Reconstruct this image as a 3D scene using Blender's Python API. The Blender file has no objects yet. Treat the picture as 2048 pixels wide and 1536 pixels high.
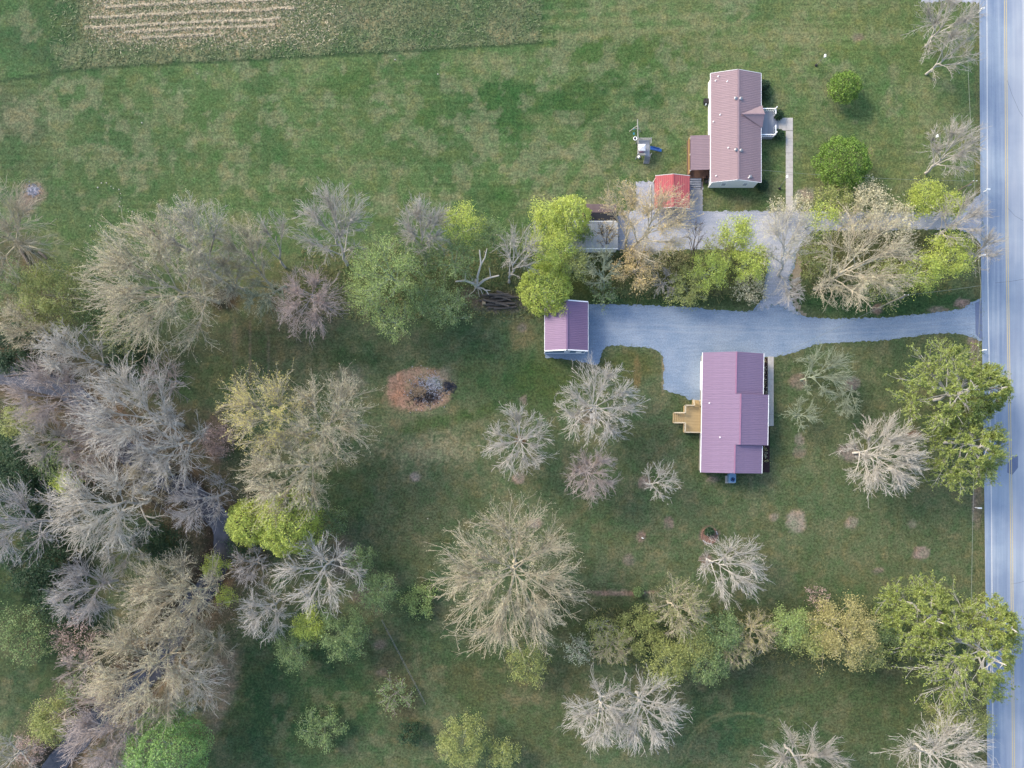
import bpy, math, random
import numpy as np
from mathutils import Vector

scene = bpy.context.scene
COL = scene.collection
rad = math.radians

# ---------------------------------------------------------------- camera, light, exposure
S = 0.09            # metres of ground per photograph pixel
HC = 122.85         # flight height of the drone (m)
NX, NY = 1020.0, 905.0   # the point straight below the drone
cam_d = bpy.data.cameras.new("camera")
cam = bpy.data.objects.new("camera", cam_d)
COL.objects.link(cam)
cam.location = (0, 0, HC)
cam.rotation_euler = (0, 0, 0)
cam_d.sensor_width = 36.0
cam_d.lens = 36.0 * HC / (2048 * S)
cam_d.shift_x = (1024 - NX) / 2048
cam_d.shift_y = (NY - 768) / 2048
cam_d.clip_start = 1.0
cam_d.clip_end = 6000
scene.camera = cam

SUN_EL, SUN_AZ = 33.0, -56.0     # sun to the upper left of the picture
w = bpy.data.worlds.new("World")
scene.world = w
w.use_nodes = True
nt = w.node_tree
nt.nodes.clear()
out = nt.nodes.new("ShaderNodeOutputWorld")
bg = nt.nodes.new("ShaderNodeBackground")
sky = nt.nodes.new("ShaderNodeTexSky")
sky.sky_type = 'NISHITA'
sky.sun_disc = False
sky.sun_elevation = rad(SUN_EL)
sky.sun_rotation = rad(SUN_AZ)
sky.altitude = 200
sky.air_density = 1.0
sky.dust_density = 2.0
bg.inputs[1].default_value = 0.15
nt.links.new(sky.outputs[0], bg.inputs[0])
nt.links.new(bg.outputs[0], out.inputs[0])
sd = bpy.data.lights.new("sun", 'SUN')
sd.energy = 1.5
sd.angle = rad(20)
sd.color = (1.0, 0.87, 0.70)
sun = bpy.data.objects.new("sun", sd)
D = Vector((math.sin(rad(SUN_AZ)) * math.cos(rad(SUN_EL)), math.cos(rad(SUN_AZ)) * math.cos(rad(SUN_EL)), math.sin(rad(SUN_EL))))
sun.rotation_euler = D.to_track_quat('Z', 'Y').to_euler()
sun.location = (0, 0, 200)
COL.objects.link(sun)
scene.view_settings.view_transform = 'Standard'
scene.view_settings.look = 'None'
scene.view_settings.exposure = 1.66
scene.view_settings.gamma = 1.0
scene.view_settings.use_curve_mapping = False

# ---------------------------------------------------------------- helpers
def W(px, py, z=0.0):
    k = S * (1 - z / HC)
    return ((px - NX) * k, (NY - py) * k)

def lin(c):
    return tuple(((v / 255.0 + 0.055) / 1.055) ** 2.4 if v > 10 else v / 255 / 12.92 for v in c)

K = 2.0
def A(r, g, b):
    return tuple(min(0.85, v / K) for v in lin((r, g, b)))

def tag(o, label=None, cat=None, group=None, kind=None):
    if label: o["label"] = label
    if cat: o["category"] = cat
    if group: o["group"] = group
    if kind: o["kind"] = kind
    return o

def empty(name, loc, label, cat, group=None, rz=0.0):
    o = bpy.data.objects.new(name, None)
    COL.objects.link(o)
    o.location = loc
    o.rotation_euler = (0, 0, rz)
    o.empty_display_size = 0.3
    return tag(o, label, cat, group)

def link(name, me, parent=None, mat=None):
    o = bpy.data.objects.new(name, me)
    COL.objects.link(o)
    if parent is not None: o.parent = parent
    if mat is not None and len(me.materials) == 0: me.materials.append(mat)
    return o

def np_mesh(name, V, F, smooth=False):
    V = np.asarray(V, np.float32).reshape(-1, 3)
    F = np.asarray(F, np.int32)
    me = bpy.data.meshes.new(name)
    n, k = F.shape
    me.vertices.add(len(V)); me.vertices.foreach_set("co", V.ravel())
    me.loops.add(n * k); me.loops.foreach_set("vertex_index", F.ravel())
    me.polygons.add(n)
    me.polygons.foreach_set("loop_start", np.arange(0, n * k, k, dtype=np.int32))
    if smooth: me.polygons.foreach_set("use_smooth", np.ones(n, bool))
    me.update(calc_edges=True)
    return me

class MB:
    def __init__(s): s.v = []; s.f = []
    def box(s, x0, x1, y0, y1, z0, z1):
        b = len(s.v)
        s.v += [(x0,y0,z0),(x1,y0,z0),(x1,y1,z0),(x0,y1,z0),(x0,y0,z1),(x1,y0,z1),(x1,y1,z1),(x0,y1,z1)]
        s.f += [tuple(b+i for i in q) for q in ((3,2,1,0),(4,5,6,7),(0,1,5,4),(1,2,6,5),(2,3,7,6),(3,0,4,7))]
        return s
    def bar(s, a, b, w, h=None):
        h = h or w
        a = Vector(a); b = Vector(b); t = (b - a).normalized()
        ref = Vector((0,0,1)) if abs(t.z) < .95 else Vector((1,0,0))
        u = t.cross(ref).normalized() * w / 2; v = u.cross(t).normalized() * h / 2
        k = len(s.v)
        for p in (a, b):
            s.v += [tuple(p-u-v), tuple(p+u-v), tuple(p+u+v), tuple(p-u+v)]
        s.f += [tuple(k+i for i in q) for q in ((0,1,2,3),(7,6,5,4),(0,4,5,1),(1,5,6,2),(2,6,7,3),(3,7,4,0))]
        return s
    def tube(s, pts, r, n=8, r1=None):
        pts = [Vector(p) for p in pts]; k = len(s.v); m = len(pts)
        for i, p in enumerate(pts):
            t = (pts[min(i+1, m-1)] - pts[max(i-1, 0)]).normalized()
            ref = Vector((0,0,1)) if abs(t.z) < .95 else Vector((1,0,0))
            u = t.cross(ref).normalized(); v = t.cross(u)
            rr = r if r1 is None else r + (r1 - r) * i / (m - 1)
            for j in range(n):
                a = 2*math.pi*j/n
                s.v.append(tuple(p + u*rr*math.cos(a) + v*rr*math.sin(a)))
        for i in range(m-1):
            for j in range(n):
                a = k+i*n+j; b = k+i*n+(j+1) % n
                s.f.append((a, b, b+n, a+n))
        s.f.append(tuple(k+j for j in range(n))[::-1]); s.f.append(tuple(k+(m-1)*n+j for j in range(n)))
        return s
    def poly(s, pts, z0, z1):
        k = len(s.v); n = len(pts)
        s.v += [(x, y, z0) for x, y in pts] + [(x, y, z1) for x, y in pts]
        s.f.append(tuple(k+n+i for i in range(n)))
        for i in range(n): s.f.append((k+i, k+(i+1) % n, k+n+(i+1) % n, k+n+i))
        return s
    def face(s, *pts):
        k = len(s.v); s.v += [tuple(p) for p in pts]; s.f.append(tuple(range(k, k+len(pts)))); return s
    def mesh(s, name):
        me = bpy.data.meshes.new(name); me.from_pydata(s.v, [], s.f); me.update(); return me
    def build(s, name, mat, parent=None):
        return link(name, s.mesh(name), parent, mat)

# value noise, vectorised
def _h(ix, iy, seed):
    n = (ix * 374761393 + iy * 668265263 + seed * 1442695041) & 0xffffffff
    n = ((n ^ (n >> 13)) * 1274126177) & 0xffffffff
    n = n ^ (n >> 16)
    return (n & 0xffff) / 65535.0
def vnoise(x, y, seed=0):
    xi = np.floor(x).astype(np.int64); yi = np.floor(y).astype(np.int64)
    fx = x - xi; fy = y - yi
    fx = fx*fx*(3-2*fx); fy = fy*fy*(3-2*fy)
    a = _h(xi, yi, seed); b = _h(xi+1, yi, seed); c = _h(xi, yi+1, seed); d = _h(xi+1, yi+1, seed)
    return (a*(1-fx)+b*fx)*(1-fy) + (c*(1-fx)+d*fx)*fy
def fbm(x, y, seed=0, octv=4):
    s = 0; a = .5; t = 0
    for o in range(octv):
        s = s + a*vnoise(x, y, seed+o*17); t += a; a *= .55; x = x*2.03+5.1; y = y*2.03+9.7
    return s/t
def sstep(a, b, x):
    t = np.clip((x-a)/(b-a), 0, 1); return t*t*(3-2*t)

# ---------------------------------------------------------------- materials
def new_mat(name):
    m = bpy.data.materials.new(name); m.use_nodes = True
    n = m.node_tree; n.nodes.clear()
    o = n.nodes.new("ShaderNodeOutputMaterial"); b = n.nodes.new("ShaderNodeBsdfPrincipled")
    n.links.new(b.outputs[0], o.inputs[0])
    return m, n, b
def tex(n, scale, detail=4, rough=.6, kind="ShaderNodeTexNoise", coord="Object", stretch=None):
    tc = n.nodes.new("ShaderNodeTexCoord"); t = n.nodes.new(kind)
    t.inputs["Scale"].default_value = scale
    if kind == "ShaderNodeTexNoise":
        t.inputs["Detail"].default_value = detail; t.inputs["Roughness"].default_value = rough
    if stretch:
        mp = n.nodes.new("ShaderNodeMapping"); mp.inputs["Scale"].default_value = stretch
        n.links.new(tc.outputs[coord], mp.inputs[0]); n.links.new(mp.outputs[0], t.inputs[0])
    else: n.links.new(tc.outputs[coord], t.inputs[0])
    return t
def ramp(n, src, stops):
    r = n.nodes.new("ShaderNodeValToRGB")
    while len(r.color_ramp.elements) < len(stops): r.color_ramp.elements.new(.5)
    for e, (p, c) in zip(r.color_ramp.elements, stops):
        e.position = p; e.color = (*c, 1)
    n.links.new(src, r.inputs[0]); return r
def mix(n, fac, a, b, mode='MIX'):
    m = n.nodes.new("ShaderNodeMix"); m.data_type = 'RGBA'; m.blend_type = mode
    for i, v in ((0, fac), (6, a), (7, b)):
        if isinstance(v, (int, float)): m.inputs[i].default_value = v
        elif isinstance(v, tuple): m.inputs[i].default_value = (*v, 1)
        else: n.links.new(v, m.inputs[i])
    return m.outputs[2]
def bump(n, b, src, dist, strength=1.0):
    bn = n.nodes.new("ShaderNodeBump"); bn.inputs["Distance"].default_value = dist
    bn.inputs["Strength"].default_value = strength
    n.links.new(src, bn.inputs["Height"]); n.links.new(bn.outputs[0], b.inputs["Normal"])
def surf(name, c, rough=.8, var=.18, scale=3.0, bumpd=0.01, metal=0.0, spec=.3, stretch=None, coord="Object"):
    m, n, b = new_mat(name)
    t = tex(n, scale, 6, .65, coord=coord, stretch=stretch)
    t2 = tex(n, scale*9, 3, .6, coord=coord)
    lo = tuple(v*(1-var) for v in c); hi = tuple(min(.9, v*(1+var)) for v in c)
    r = ramp(n, t.outputs[0], [(.3, lo), (.7, hi)])
    g = ramp(n, t2.outputs[0], [(.3, (1-var*.6,)*3), (.7, (1+var*.3,)*3)])
    n.links.new(mix(n, 1.0, r.outputs[0], g.outputs[0], 'MULTIPLY'), b.inputs["Base Color"])
    b.inputs["Roughness"].default_value = rough; b.inputs["Metallic"].default_value = metal
    b.inputs["Specular IOR Level"].default_value = spec
    if bumpd: bump(n, b, t2.outputs[0], bumpd)
    return m

def bark_mat(name, c, dark=.45):
    m, n, b = new_mat(name)
    t = tex(n, 1.3, 5, .7); t2 = tex(n, 14, 3, .6)
    r = ramp(n, t.outputs[0], [(.22, tuple(v*dark*1.3 for v in c)), (.48, tuple(min(.85, v*1.12) for v in c)), (.8, tuple(min(.85, v*1.35) for v in c))])
    g = ramp(n, t2.outputs[0], [(.3, (.8,)*3), (.7, (1.12,)*3)])
    col = mix(n, 1.0, r.outputs[0], g.outputs[0], 'MULTIPLY')
    n.links.new(col, b.inputs["Base Color"]); b.inputs["Roughness"].default_value = .9
    b.inputs["Specular IOR Level"].default_value = .15
    return m
def leaf_mat(name, c1, c2, transl=.3, rnd=.45):
    m, n, b = new_mat(name)
    geo = n.nodes.new("ShaderNodeNewGeometry")
    t = tex(n, .55, 3, .6)
    c1 = tuple(min(.8, v*1.55) for v in c1); c2 = tuple(min(.8, v*1.55) for v in c2)
    base = mix(n, t.outputs[0], c1, c2)
    r = ramp(n, geo.outputs["Random Per Island"], [(0, (1-rnd,)*3), (1, (1+rnd*.7,)*3)])
    col = mix(n, 1.0, base, r.outputs[0], 'MULTIPLY')
    n.links.new(col, b.inputs["Base Color"]); b.inputs["Roughness"].default_value = .55
    b.inputs["Specular IOR Level"].default_value = .25
    tr = n.nodes.new("ShaderNodeBsdfTranslucent"); n.links.new(col, tr.inputs[0])
    ms = n.nodes.new("ShaderNodeMixShader"); ms.inputs[0].default_value = transl
    o = [x for x in n.nodes if x.type == 'OUTPUT_MATERIAL'][0]
    n.links.new(b.outputs[0], ms.inputs[1]); n.links.new(tr.outputs[0], ms.inputs[2]); n.links.new(ms.outputs[0], o.inputs[0])
    return m

BARK = {
 'grey':  bark_mat('bark_grey', A(214,208,196)),
 'tan':   bark_mat('bark_tan', A(222,210,182)),
 'pink':  bark_mat('bark_pinkish', A(214,200,192)),
 'lilac': bark_mat('bark_lilac', A(216,210,204)),
 'silver':bark_mat('bark_silver', A(232,226,214)),
 'white': bark_mat('bark_white', A(236,228,212), .6),
 'green': bark_mat('bark_green_grey', A(185,195,165)),
 'brown': bark_mat('bark_brown', A(120,105,90)),
}
LEAF = {
 'lime':  leaf_mat('leaf_lime', A(190,206,92), A(212,222,122), .42, .5),
 'fresh': leaf_mat('leaf_fresh', A(152,176,100), A(184,200,128), .4, .5),
 'green': leaf_mat('leaf_green', A(122,150,94), A(156,174,116), .4, .55),
 'olive': leaf_mat('leaf_olive', A(150,162,92), A(182,186,116), .35),
 'yellow':leaf_mat('leaf_yellow', A(222,208,116), A(236,224,146)),
 'gold':  leaf_mat('leaf_gold', A(220,194,132), A(238,216,160)),
 'tan':   leaf_mat('leaf_tan', A(208,202,160), A(222,214,180)),
 'rust':  leaf_mat('leaf_rust', A(172,166,108), A(196,186,124)),
 'pink':  leaf_mat('leaf_pink', A(180,155,145), A(198,175,162)),
 'pine':  leaf_mat('needle_olive', A(142,158,82), A(174,186,104), .25),
 'vivid': leaf_mat('leaf_vivid', A(142,182,98), A(176,206,128), .36, .55),
 'bush':  leaf_mat('leaf_bush', A(98,132,52), A(140,170,76), .3, .5),
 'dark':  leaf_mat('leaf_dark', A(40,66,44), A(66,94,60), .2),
 'white': leaf_mat('blossom_white', A(176,186,150), A(206,212,186)),
}

# ---------------------------------------------------------------- terrain
CREEK = [(-400,700),(-60,742),(40,752),(120,775),(185,830),(225,890),(300,950),(380,985),(440,1050),(445,1110),(405,1180),(355,1245),(315,1330),(240,1400),(165,1460),(110,1530),(40,1640),(-100,1900)]
CREEKW = [W(a, b) for a, b in CREEK]
def seg_dist(x, y, pts):
    d = np.full(np.shape(x), 1e9)
    for (x0, y0), (x1, y1) in zip(pts[:-1], pts[1:]):
        dx, dy = x1-x0, y1-y0
        t = np.clip(((x-x0)*dx+(y-y0)*dy)/(dx*dx+dy*dy), 0, 1)
        d = np.minimum(d, np.hypot(x-(x0+t*dx), y-(y0+t*dy)))
    return d
def ground_z(x, y):
    x = np.asarray(x, float); y = np.asarray(y, float)
    d = seg_dist(x, y, CREEKW) + 1.2*(fbm(x*.25, y*.25, 5)-.5)
    return -1.4*(1-sstep(.9, 4.6, d))
def gz(x, y): return float(ground_z(np.array([x]), np.array([y]))[0])

STEP = .42
gx = np.arange(-93, 94.5, STEP); gy = np.arange(-60, 84, STEP)
ext = np.array([4, 12, 30, 70, 150, 320, 700, 1400.])
gx = np.concatenate([gx[0]-ext[::-1], gx, gx[-1]+ext]); gy = np.concatenate([gy[0]-ext[::-1], gy, gy[-1]+ext])
GX, GY = np.meshgrid(gx, gy)
nx_, ny_ = len(gx), len(gy)
GZ = ground_z(GX, GY)
PX = GX/S+NX; PY = NY-GY/S           # plan coordinates in photograph pixels (flat ground)

def nz(scale, seed, o=4): return fbm(GX/scale, GY/scale, seed, o)
col = np.zeros(GX.shape+(3,)); dry = np.full(GX.shape, .25)
def put(wt, c):
    global col
    wt = np.clip(wt, 0, 1)[..., None]; col[:] = col*(1-wt)+np.array(A(*c))*wt
n1, n2, n3, n4 = nz(9, 1), nz(3.2, 2), nz(1.2, 3, 3), nz(22, 4)
# lawns
south = sstep(400, 720, PY + 60*(n4-.5))
put(np.ones(GX.shape), (100,124,80))
put(sstep(.45,.62,n1)*.6, (90,118,74)); put(sstep(.5,.68,nz(5,11))*.5, (118,132,92)); put(sstep(.55,.7,nz(2.4,12))*.45, (134,136,102)); put(sstep(.55,.7,nz(1.7,16))*.4, (84,110,66))
c0 = col.copy()
put(np.ones(GX.shape), (108,118,88)); put(sstep(.45,.62,n1)*.65, (88,108,78)); put(sstep(.5,.66,nz(6,13))*.6, (114,120,92)); put(sstep(.56,.72,nz(2.6,14))*.45, (124,120,94)); put(sstep(.55,.7,nz(1.8,15))*.5, (76,98,64))
c1 = col.copy()
col = c0*(1-south[..., None]) + c1*south[..., None]
def blob(cx, cy, rx, ry, c, amt=1.0, soft=.25, jag=.5, seed=7, scale=1.3, ang=0):
    ca, sa = math.cos(rad(ang)), math.sin(rad(ang))
    dx = (PX-cx); dy = (PY-cy)
    u = (dx*ca+dy*sa)/rx; v = (-dx*sa+dy*ca)/ry
    m = (np.abs(u) < 2.2) & (np.abs(v) < 2.2)
    d = np.hypot(u, v)+jag*(fbm(GX/scale, GY/scale, seed, 3)-.5)*1.2
    wt = np.where(m, (1-sstep(1-soft, 1+soft, d))*amt, 0)
    put(wt, c); return wt
# big tone areas
blob(60,60,170,95,(64,94,64),.8,.5); blob(120,320,240,150,(80,104,72),.6,.6)
blob(0,250,90,90,(98,104,82),.6,.5)
blob(70,1110,150,140,(26,46,32),.95,.5); blob(60,900,120,90,(34,54,36),.9,.4); blob(150,1300,120,60,(40,60,40),.7,.5); blob(230,1330,90,70,(48,66,46),.6,.4)  # near-black greens put the wood's deep shade into the ground colour
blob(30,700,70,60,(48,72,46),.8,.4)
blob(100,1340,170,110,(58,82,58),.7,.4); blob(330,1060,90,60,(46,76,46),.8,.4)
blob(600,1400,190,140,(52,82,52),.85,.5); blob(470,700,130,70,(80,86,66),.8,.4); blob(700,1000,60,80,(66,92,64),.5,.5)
blob(830,1060,90,90,(82,92,66),.5,.5); blob(900,1290,160,100,(66,84,58),.7,.4); blob(980,1350,90,60,(92,94,62),.5,.4)
blob(1120,1420,90,110,(98,98,68),.55,.5); blob(1620,1390,330,80,(80,86,66),.75,.4); blob(1500,1450,150,60,(50,90,62),.7,.4)
blob(1800,1420,160,80,(72,88,58),.7,.4); blob(1550,1260,380,60,(70,84,52),.7,.4)
blob(1160,1230,120,60,(66,78,50),.7,.4)
blob(1160,205,56,48,(62,98,54),.95,.12,.45,21); blob(1300,195,32,26,(62,98,54),.95,.12,.45,22); blob(1225,160,22,18,(64,100,56),.9,.15,.5)
blob(1010,220,80,60,(66,102,58),.9,.15,.8,23); blob(1080,300,60,30,(80,112,68),.5,.2); blob(1000,390,40,22,(78,110,62),.7,.2)
blob(880,230,60,45,(76,108,60),.7,.2,.6,24); blob(700,170,60,30,(76,108,60),.7,.3); blob(420,220,40,40,(88,116,70),.6,.15,.4,25)
blob(1290,100,200,40,(78,108,58),.8,.3); blob(1700,80,240,50,(104,126,70),.6,.4); blob(1840,80,40,80,(78,122,58),.7,.4); blob(1760,320,80,60,(112,124,72),.4,.5)
blob(1500,300,10,12,(80,110,60),.6); blob(1545,290,30,80,(70,106,62),.6,.3); blob(1495,395,90,26,(72,104,62),.8,.2); blob(1460,405,50,14,(116,112,78),.8,.3)  # darker lawn east and south of the house: its shadow painted in
for k,(a,b,c,d,an) in enumerate([(1180,330,60,9,-50),(1150,370,40,7,-55),(1200,250,50,14,-40),(1255,230,30,10,-60),(1310,335,12,10,0),(1335,245,22,12,0),(1120,300,40,8,30),(1075,240,26,12,20),(960,120,70,16,0),(1500,80,120,14,0),(1430,110,80,14,5),(1640,70,90,14,0)]):
    blob(a,b,c,d,(140,140,106),.5,.5,1.3,40+k,.8,an)
for a,b,r_ in ((1316,235,8),(1315,258,9),(1333,265,7),(1362,268,4),(1089,296,10),(1213,160,8),(1390,255,5),(1412,130,10)): blob(a,b,r_,r_,(78,104,54),.8,.15,.3)
north = 1-south
put(sstep(.55,.575,nz(9,31,6))*.6*north, (76,106,66)); put(sstep(.54,.60,nz(3,32,6))*.45*north, (146,146,118)); put(sstep(.54,.6,nz(4.5,33,6))*.35*north, (96,116,72))
put(sstep(.53,.58,nz(7,34,6))*.45*south, (76,98,66)); put(sstep(.55,.62,nz(2.6,35,6))*.4*south, (128,124,98)); put(sstep(.55,.61,nz(3.8,36,6))*.35*south, (92,100,66))
put(sstep(1050,1550,PX)*north*.45*sstep(.3,.6,n4+.1), (128,134,90)); put(sstep(1300,1700,PX)*south*.3, (104,114,78))
# mower striping
stripe = (np.sin(GY*2*np.pi/1.35+2*(nz(30,31)-.5)) > 0).astype(float)*.16+.92
zone = ((PX > 1500) & (PX < 1955) & (PY < 430)) | ((PY > 120) & (PY < 420) & (PX < 1400))
stripe = 1+(stripe-1)*sstep(.35,.65,nz(6,61))
col *= np.where(zone, stripe, 1)[..., None]
# rough hay field
edge = np.interp(PX, [-2000,0,130,280,560,1060,1085], [150,162,141,129,116,86,84])
fld = (PY < edge) & (PX < np.interp(PY, [0,84], [1092,1075]))
fw = fld.astype(float)
put(fw*.7*sstep(100,220,PX), (118,132,96)); put(fw*sstep(.42,.6,nz(2.2,51))*.6*sstep(100,220,PX), (166,160,126)); put(fw*sstep(.5,.65,nz(5,52))*.7, (84,116,74))
hz = fw*sstep(150,200,PX+30*(n2-.5))*(1-sstep(470,640,PX+60*(n1-.5)))*(1-sstep(66,96,PY+ (n2-.5)*26))
put(hz*.85, (196,178,146)); put(hz*sstep(.5,.6,nz(1.4,53))*.7, (112,120,84))
for yy, x0, x1 in ((14,200,900),(34,170,600),(54,165,560),(66,240,560),(80,270,440),(98,330,420),(6,200,700)):
    yl = yy - (PX-200)*.045 + 4*(fbm(PX/40, PY*0, 9)-.5)
    put((1-sstep(1.2, 4.0, np.abs(PY-yl)+3*(n3-.5)))*sstep(x0, x0+40, PX)*(1-sstep(x1-60, x1, PX))*fw, (196,178,146))
blob(790,25,120,26,(148,144,112),.5,.6,1.3,54); blob(690,35,40,20,(150,146,122),.6,.4)
put((1-sstep(1.5,5,np.abs(PY-edge-1)))*(PX<1085)*.75, (58,82,56))
put((1-sstep(1.5,5,np.abs(PX-np.interp(PY,[0,84],[1092,1077]))))*(PY<88)*.6, (60,90,54))
for k,(a,b,c,d) in enumerate([(1230,40,180,7),(1250,66,200,7),(1180,20,100,5),(1420,50,90,6)]): blob(a,b,c,d,(138,142,104),.5,.5,1.2,60+k,.9,-3)
# woodland litter, creek banks
creek_d = seg_dist(GX, GY, CREEKW)
put((1-sstep(3.5, 11, creek_d+5*(n2-.5)))*.85, (112,98,84)); put((1-sstep(1.5,4,creek_d+1.5*(n3-.5)))*.9, (58,50,44))
blob(435,880,26,50,(141,124,118),.75,.4); blob(690,1120,34,40,(133,120,114),.7,.4); blob(725,1190,20,18,(137,122,117),.7,.4); blob(440,1370,34,85,(138,127,115),.8,.35,.6,70,1.2,15)
blob(300,860,150,60,(118,102,90),.6,.5); blob(70,610,80,60,(112,104,84),.6,.5); blob(30,530,60,60,(104,92,78),.7,.5)
blob(500,590,120,60,(120,116,84),.6,.5); blob(620,600,90,70,(120,104,92),.45,.5); blob(450,600,30,24,(70,56,50),.8,.4)
blob(800,560,240,50,(98,112,66),.6,.5)
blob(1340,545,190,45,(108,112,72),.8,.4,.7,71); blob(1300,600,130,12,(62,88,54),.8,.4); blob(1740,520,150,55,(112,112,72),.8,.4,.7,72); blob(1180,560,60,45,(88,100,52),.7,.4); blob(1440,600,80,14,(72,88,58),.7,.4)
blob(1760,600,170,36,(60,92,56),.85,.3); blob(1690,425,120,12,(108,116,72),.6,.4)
blob(1000,605,60,20,(135,122,111),.9,.35); blob(940,590,20,14,(133,118,106),.8,.4); blob(905,770,6,6,(60,60,60),.3)
blob(760,1290,14,8,(144,128,121),.8,.4); blob(765,1345,12,8,(144,128,121),.8,.4); blob(790,1370,40,80,(104,98,76),.6,.5,.9,73,1.2,-20); blob(800,1440,26,60,(96,98,74),.6,.5)
blob(845,430,30,30,(110,120,80),.3)
# burn area
blob(840,778,68,43,(170,142,124),1,.08,.25,80,1.5); blob(805,790,36,30,(168,134,116),.7,.4); blob(890,760,22,24,(161,148,135),.8,.3)
blob(848,785,26,20,(116,106,102),.8,.4,1.1,81,.7); blob(868,768,11,14,(166,170,182),.75,.5,1.3,82,.6); blob(850,790,15,9,(70,66,66),.7,.6,1.4,83,.6); blob(866,795,18,10,(100,92,98),.6,.4)
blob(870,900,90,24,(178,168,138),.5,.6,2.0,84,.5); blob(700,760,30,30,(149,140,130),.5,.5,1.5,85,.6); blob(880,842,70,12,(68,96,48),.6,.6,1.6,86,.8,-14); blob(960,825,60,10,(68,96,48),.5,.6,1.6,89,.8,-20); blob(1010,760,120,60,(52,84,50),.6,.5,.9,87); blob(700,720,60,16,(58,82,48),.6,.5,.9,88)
blob(1045,670,26,34,(128,122,90),.7,.4); blob(1260,730,70,28,(96,100,56),.6,.4); blob(1100,760,60,60,(76,96,50),.6,.5)
blob(65,385,25,24,(150,134,122),.9,.35,.6,89,.8); blob(50,410,16,26,(147,134,127),.7,.4,.8,90,.8,-30); blob(66,381,11,9,(190,192,212),1,.3,.5,91,.6)
# bare patches in the south yard
for k,(a,b,c,d,cc) in enumerate([(830,953,10,9,(155,144,135)),(1037,957,13,12,(155,140,130)),(1283,1073,10,11,(151,130,118)),(1338,1046,11,12,(136,122,111)),(1258,1121,12,11,(133,125,112)),
   (1592,1042,19,24,(162,151,137)),(1703,1045,13,11,(152,141,127)),(1825,1048,9,9,(139,131,114)),(1843,1106,17,13,(159,141,133)),(1756,1141,10,6,(135,127,114)),(1418,1070,20,18,(144,123,115)),
   (1412,1117,12,11,(151,135,128)),(1170,935,22,16,(136,126,117)),(1070,1046,16,10,(157,146,137)),(1290,965,14,14,(143,130,121)),(1705,768,16,13,(147,134,126)),(1598,763,18,16,(135,125,111)),(1700,905,24,18,(143,132,125)),
   (1598,880,10,12,(144,135,123)),(1598,905,12,12,(133,126,110)),(1045,655,9,9,(136,127,115)),(1047,800,9,9,(133,124,113)),(1175,830,24,20,(135,127,115)),(1040,880,12,10,(110,92,74)),(1505,1135,1,1,(0,0,0)),
   (1755,617,11,11,(150,131,122)),(1925,606,18,9,(156,136,126)),(1875,620,20,6,(145,134,122)),(1950,720,10,50,(155,134,122)),(1955,1010,10,50,(151,132,123)),(1948,680,14,10,(152,138,128)),(1830,868,16,6,(137,116,105)),(1610,390,20,14,(165,155,140)),
   (1715,75,12,8,(140,130,110)),(1548,1035,8,8,(153,143,128)),(1275,745,8,30,(120,110,76)),(1425,960,12,6,(141,129,117))]):
    blob(a,b,c,d,cc,.95,.2,.55,100+k,.8)
blob(1240,1185,72,5,(151,130,118),.95,.25,.5,140,.7); blob(1560,1100,400,3,(70,92,56),.2)
for xx in (1327, ): blob(xx,740,4,45,(162,153,132),.7,.3)
# mown curve lower right
for R0 in (118, 128):
    d = np.abs(np.hypot((PX-1490), (PY-1530)*1.15)-R0)
    put((1-sstep(1.2,4,d+2.5*(n3-.5)))*(PY < 1520)*(PX < 1640)*.6*(PX < (1445 if R0 == 128 else 1640))*.95, (132,132,98))
d = np.abs(PY-(1424+((PX-1560)/15)**2*.35)); put((1-sstep(1,3,d))*((PX>1530)&(PX<1660))*.6, (110,124,92))
for xx in (470,500,535): put((1-sstep(1,3.5,np.abs(PX-xx-6*(n1-.5))+2*(n3-.5)))*((PY>640)&(PY<770))*.45, (135,122,112))
# verge
put((1-sstep(8, 16, 1962-PX+6*(n3-.5)))*(PX<1990)*.6, (120,116,80))
far = sstep(95, 200, np.hypot(GX*.9, GY*1.1)); put(far*.5, (92,112,72))
fence_line = None

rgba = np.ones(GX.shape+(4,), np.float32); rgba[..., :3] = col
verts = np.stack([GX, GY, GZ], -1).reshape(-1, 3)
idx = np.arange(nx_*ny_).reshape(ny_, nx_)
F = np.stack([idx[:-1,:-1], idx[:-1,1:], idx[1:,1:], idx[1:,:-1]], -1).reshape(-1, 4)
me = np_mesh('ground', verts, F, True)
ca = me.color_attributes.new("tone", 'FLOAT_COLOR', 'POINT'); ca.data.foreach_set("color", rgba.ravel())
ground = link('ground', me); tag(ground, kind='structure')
m, n, b = new_mat('grass_ground')
at = n.nodes.new("ShaderNodeAttribute"); at.attribute_name = "tone"
f1 = tex(n, 2.6, 8, .82); f2 = tex(n, .9, 6, .75); f3 = tex(n, 17, 2, .6); f4 = tex(n, .8, 3, .6)
g1 = ramp(n, f1.outputs[0], [(.36, (.36,.42,.34)), (.5, (1,1,1)), (.64, (1.8,1.7,1.6))])
g2 = ramp(n, f2.outputs[0], [(.32, (.68,.74,.68)), (.68, (1.34,1.28,1.26))])
c = mix(n, 1.0, at.outputs[0], g1.outputs[0], 'MULTIPLY'); c = mix(n, 1.0, c, g2.outputs[0], 'MULTIPLY')
s1 = ramp(n, f3.outputs[0], [(.60, (0,0,0)), (.72, (.55,.55,.55))])
s2 = ramp(n, f4.outputs[0], [(.42, (0,0,0)), (.62, (1,1,1))])
sm = mix(n, 1.0, s1.outputs[0], s2.outputs[0], 'MULTIPLY')
c = mix(n, sm, c, A(172,166,128))
f5 = tex(n, .42, 5, .7); g5 = ramp(n, f5.outputs[0], [(.34, (.80,1.0,.86)), (.5, (1,1,1)), (.66, (1.22,1.06,.96))])
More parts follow.
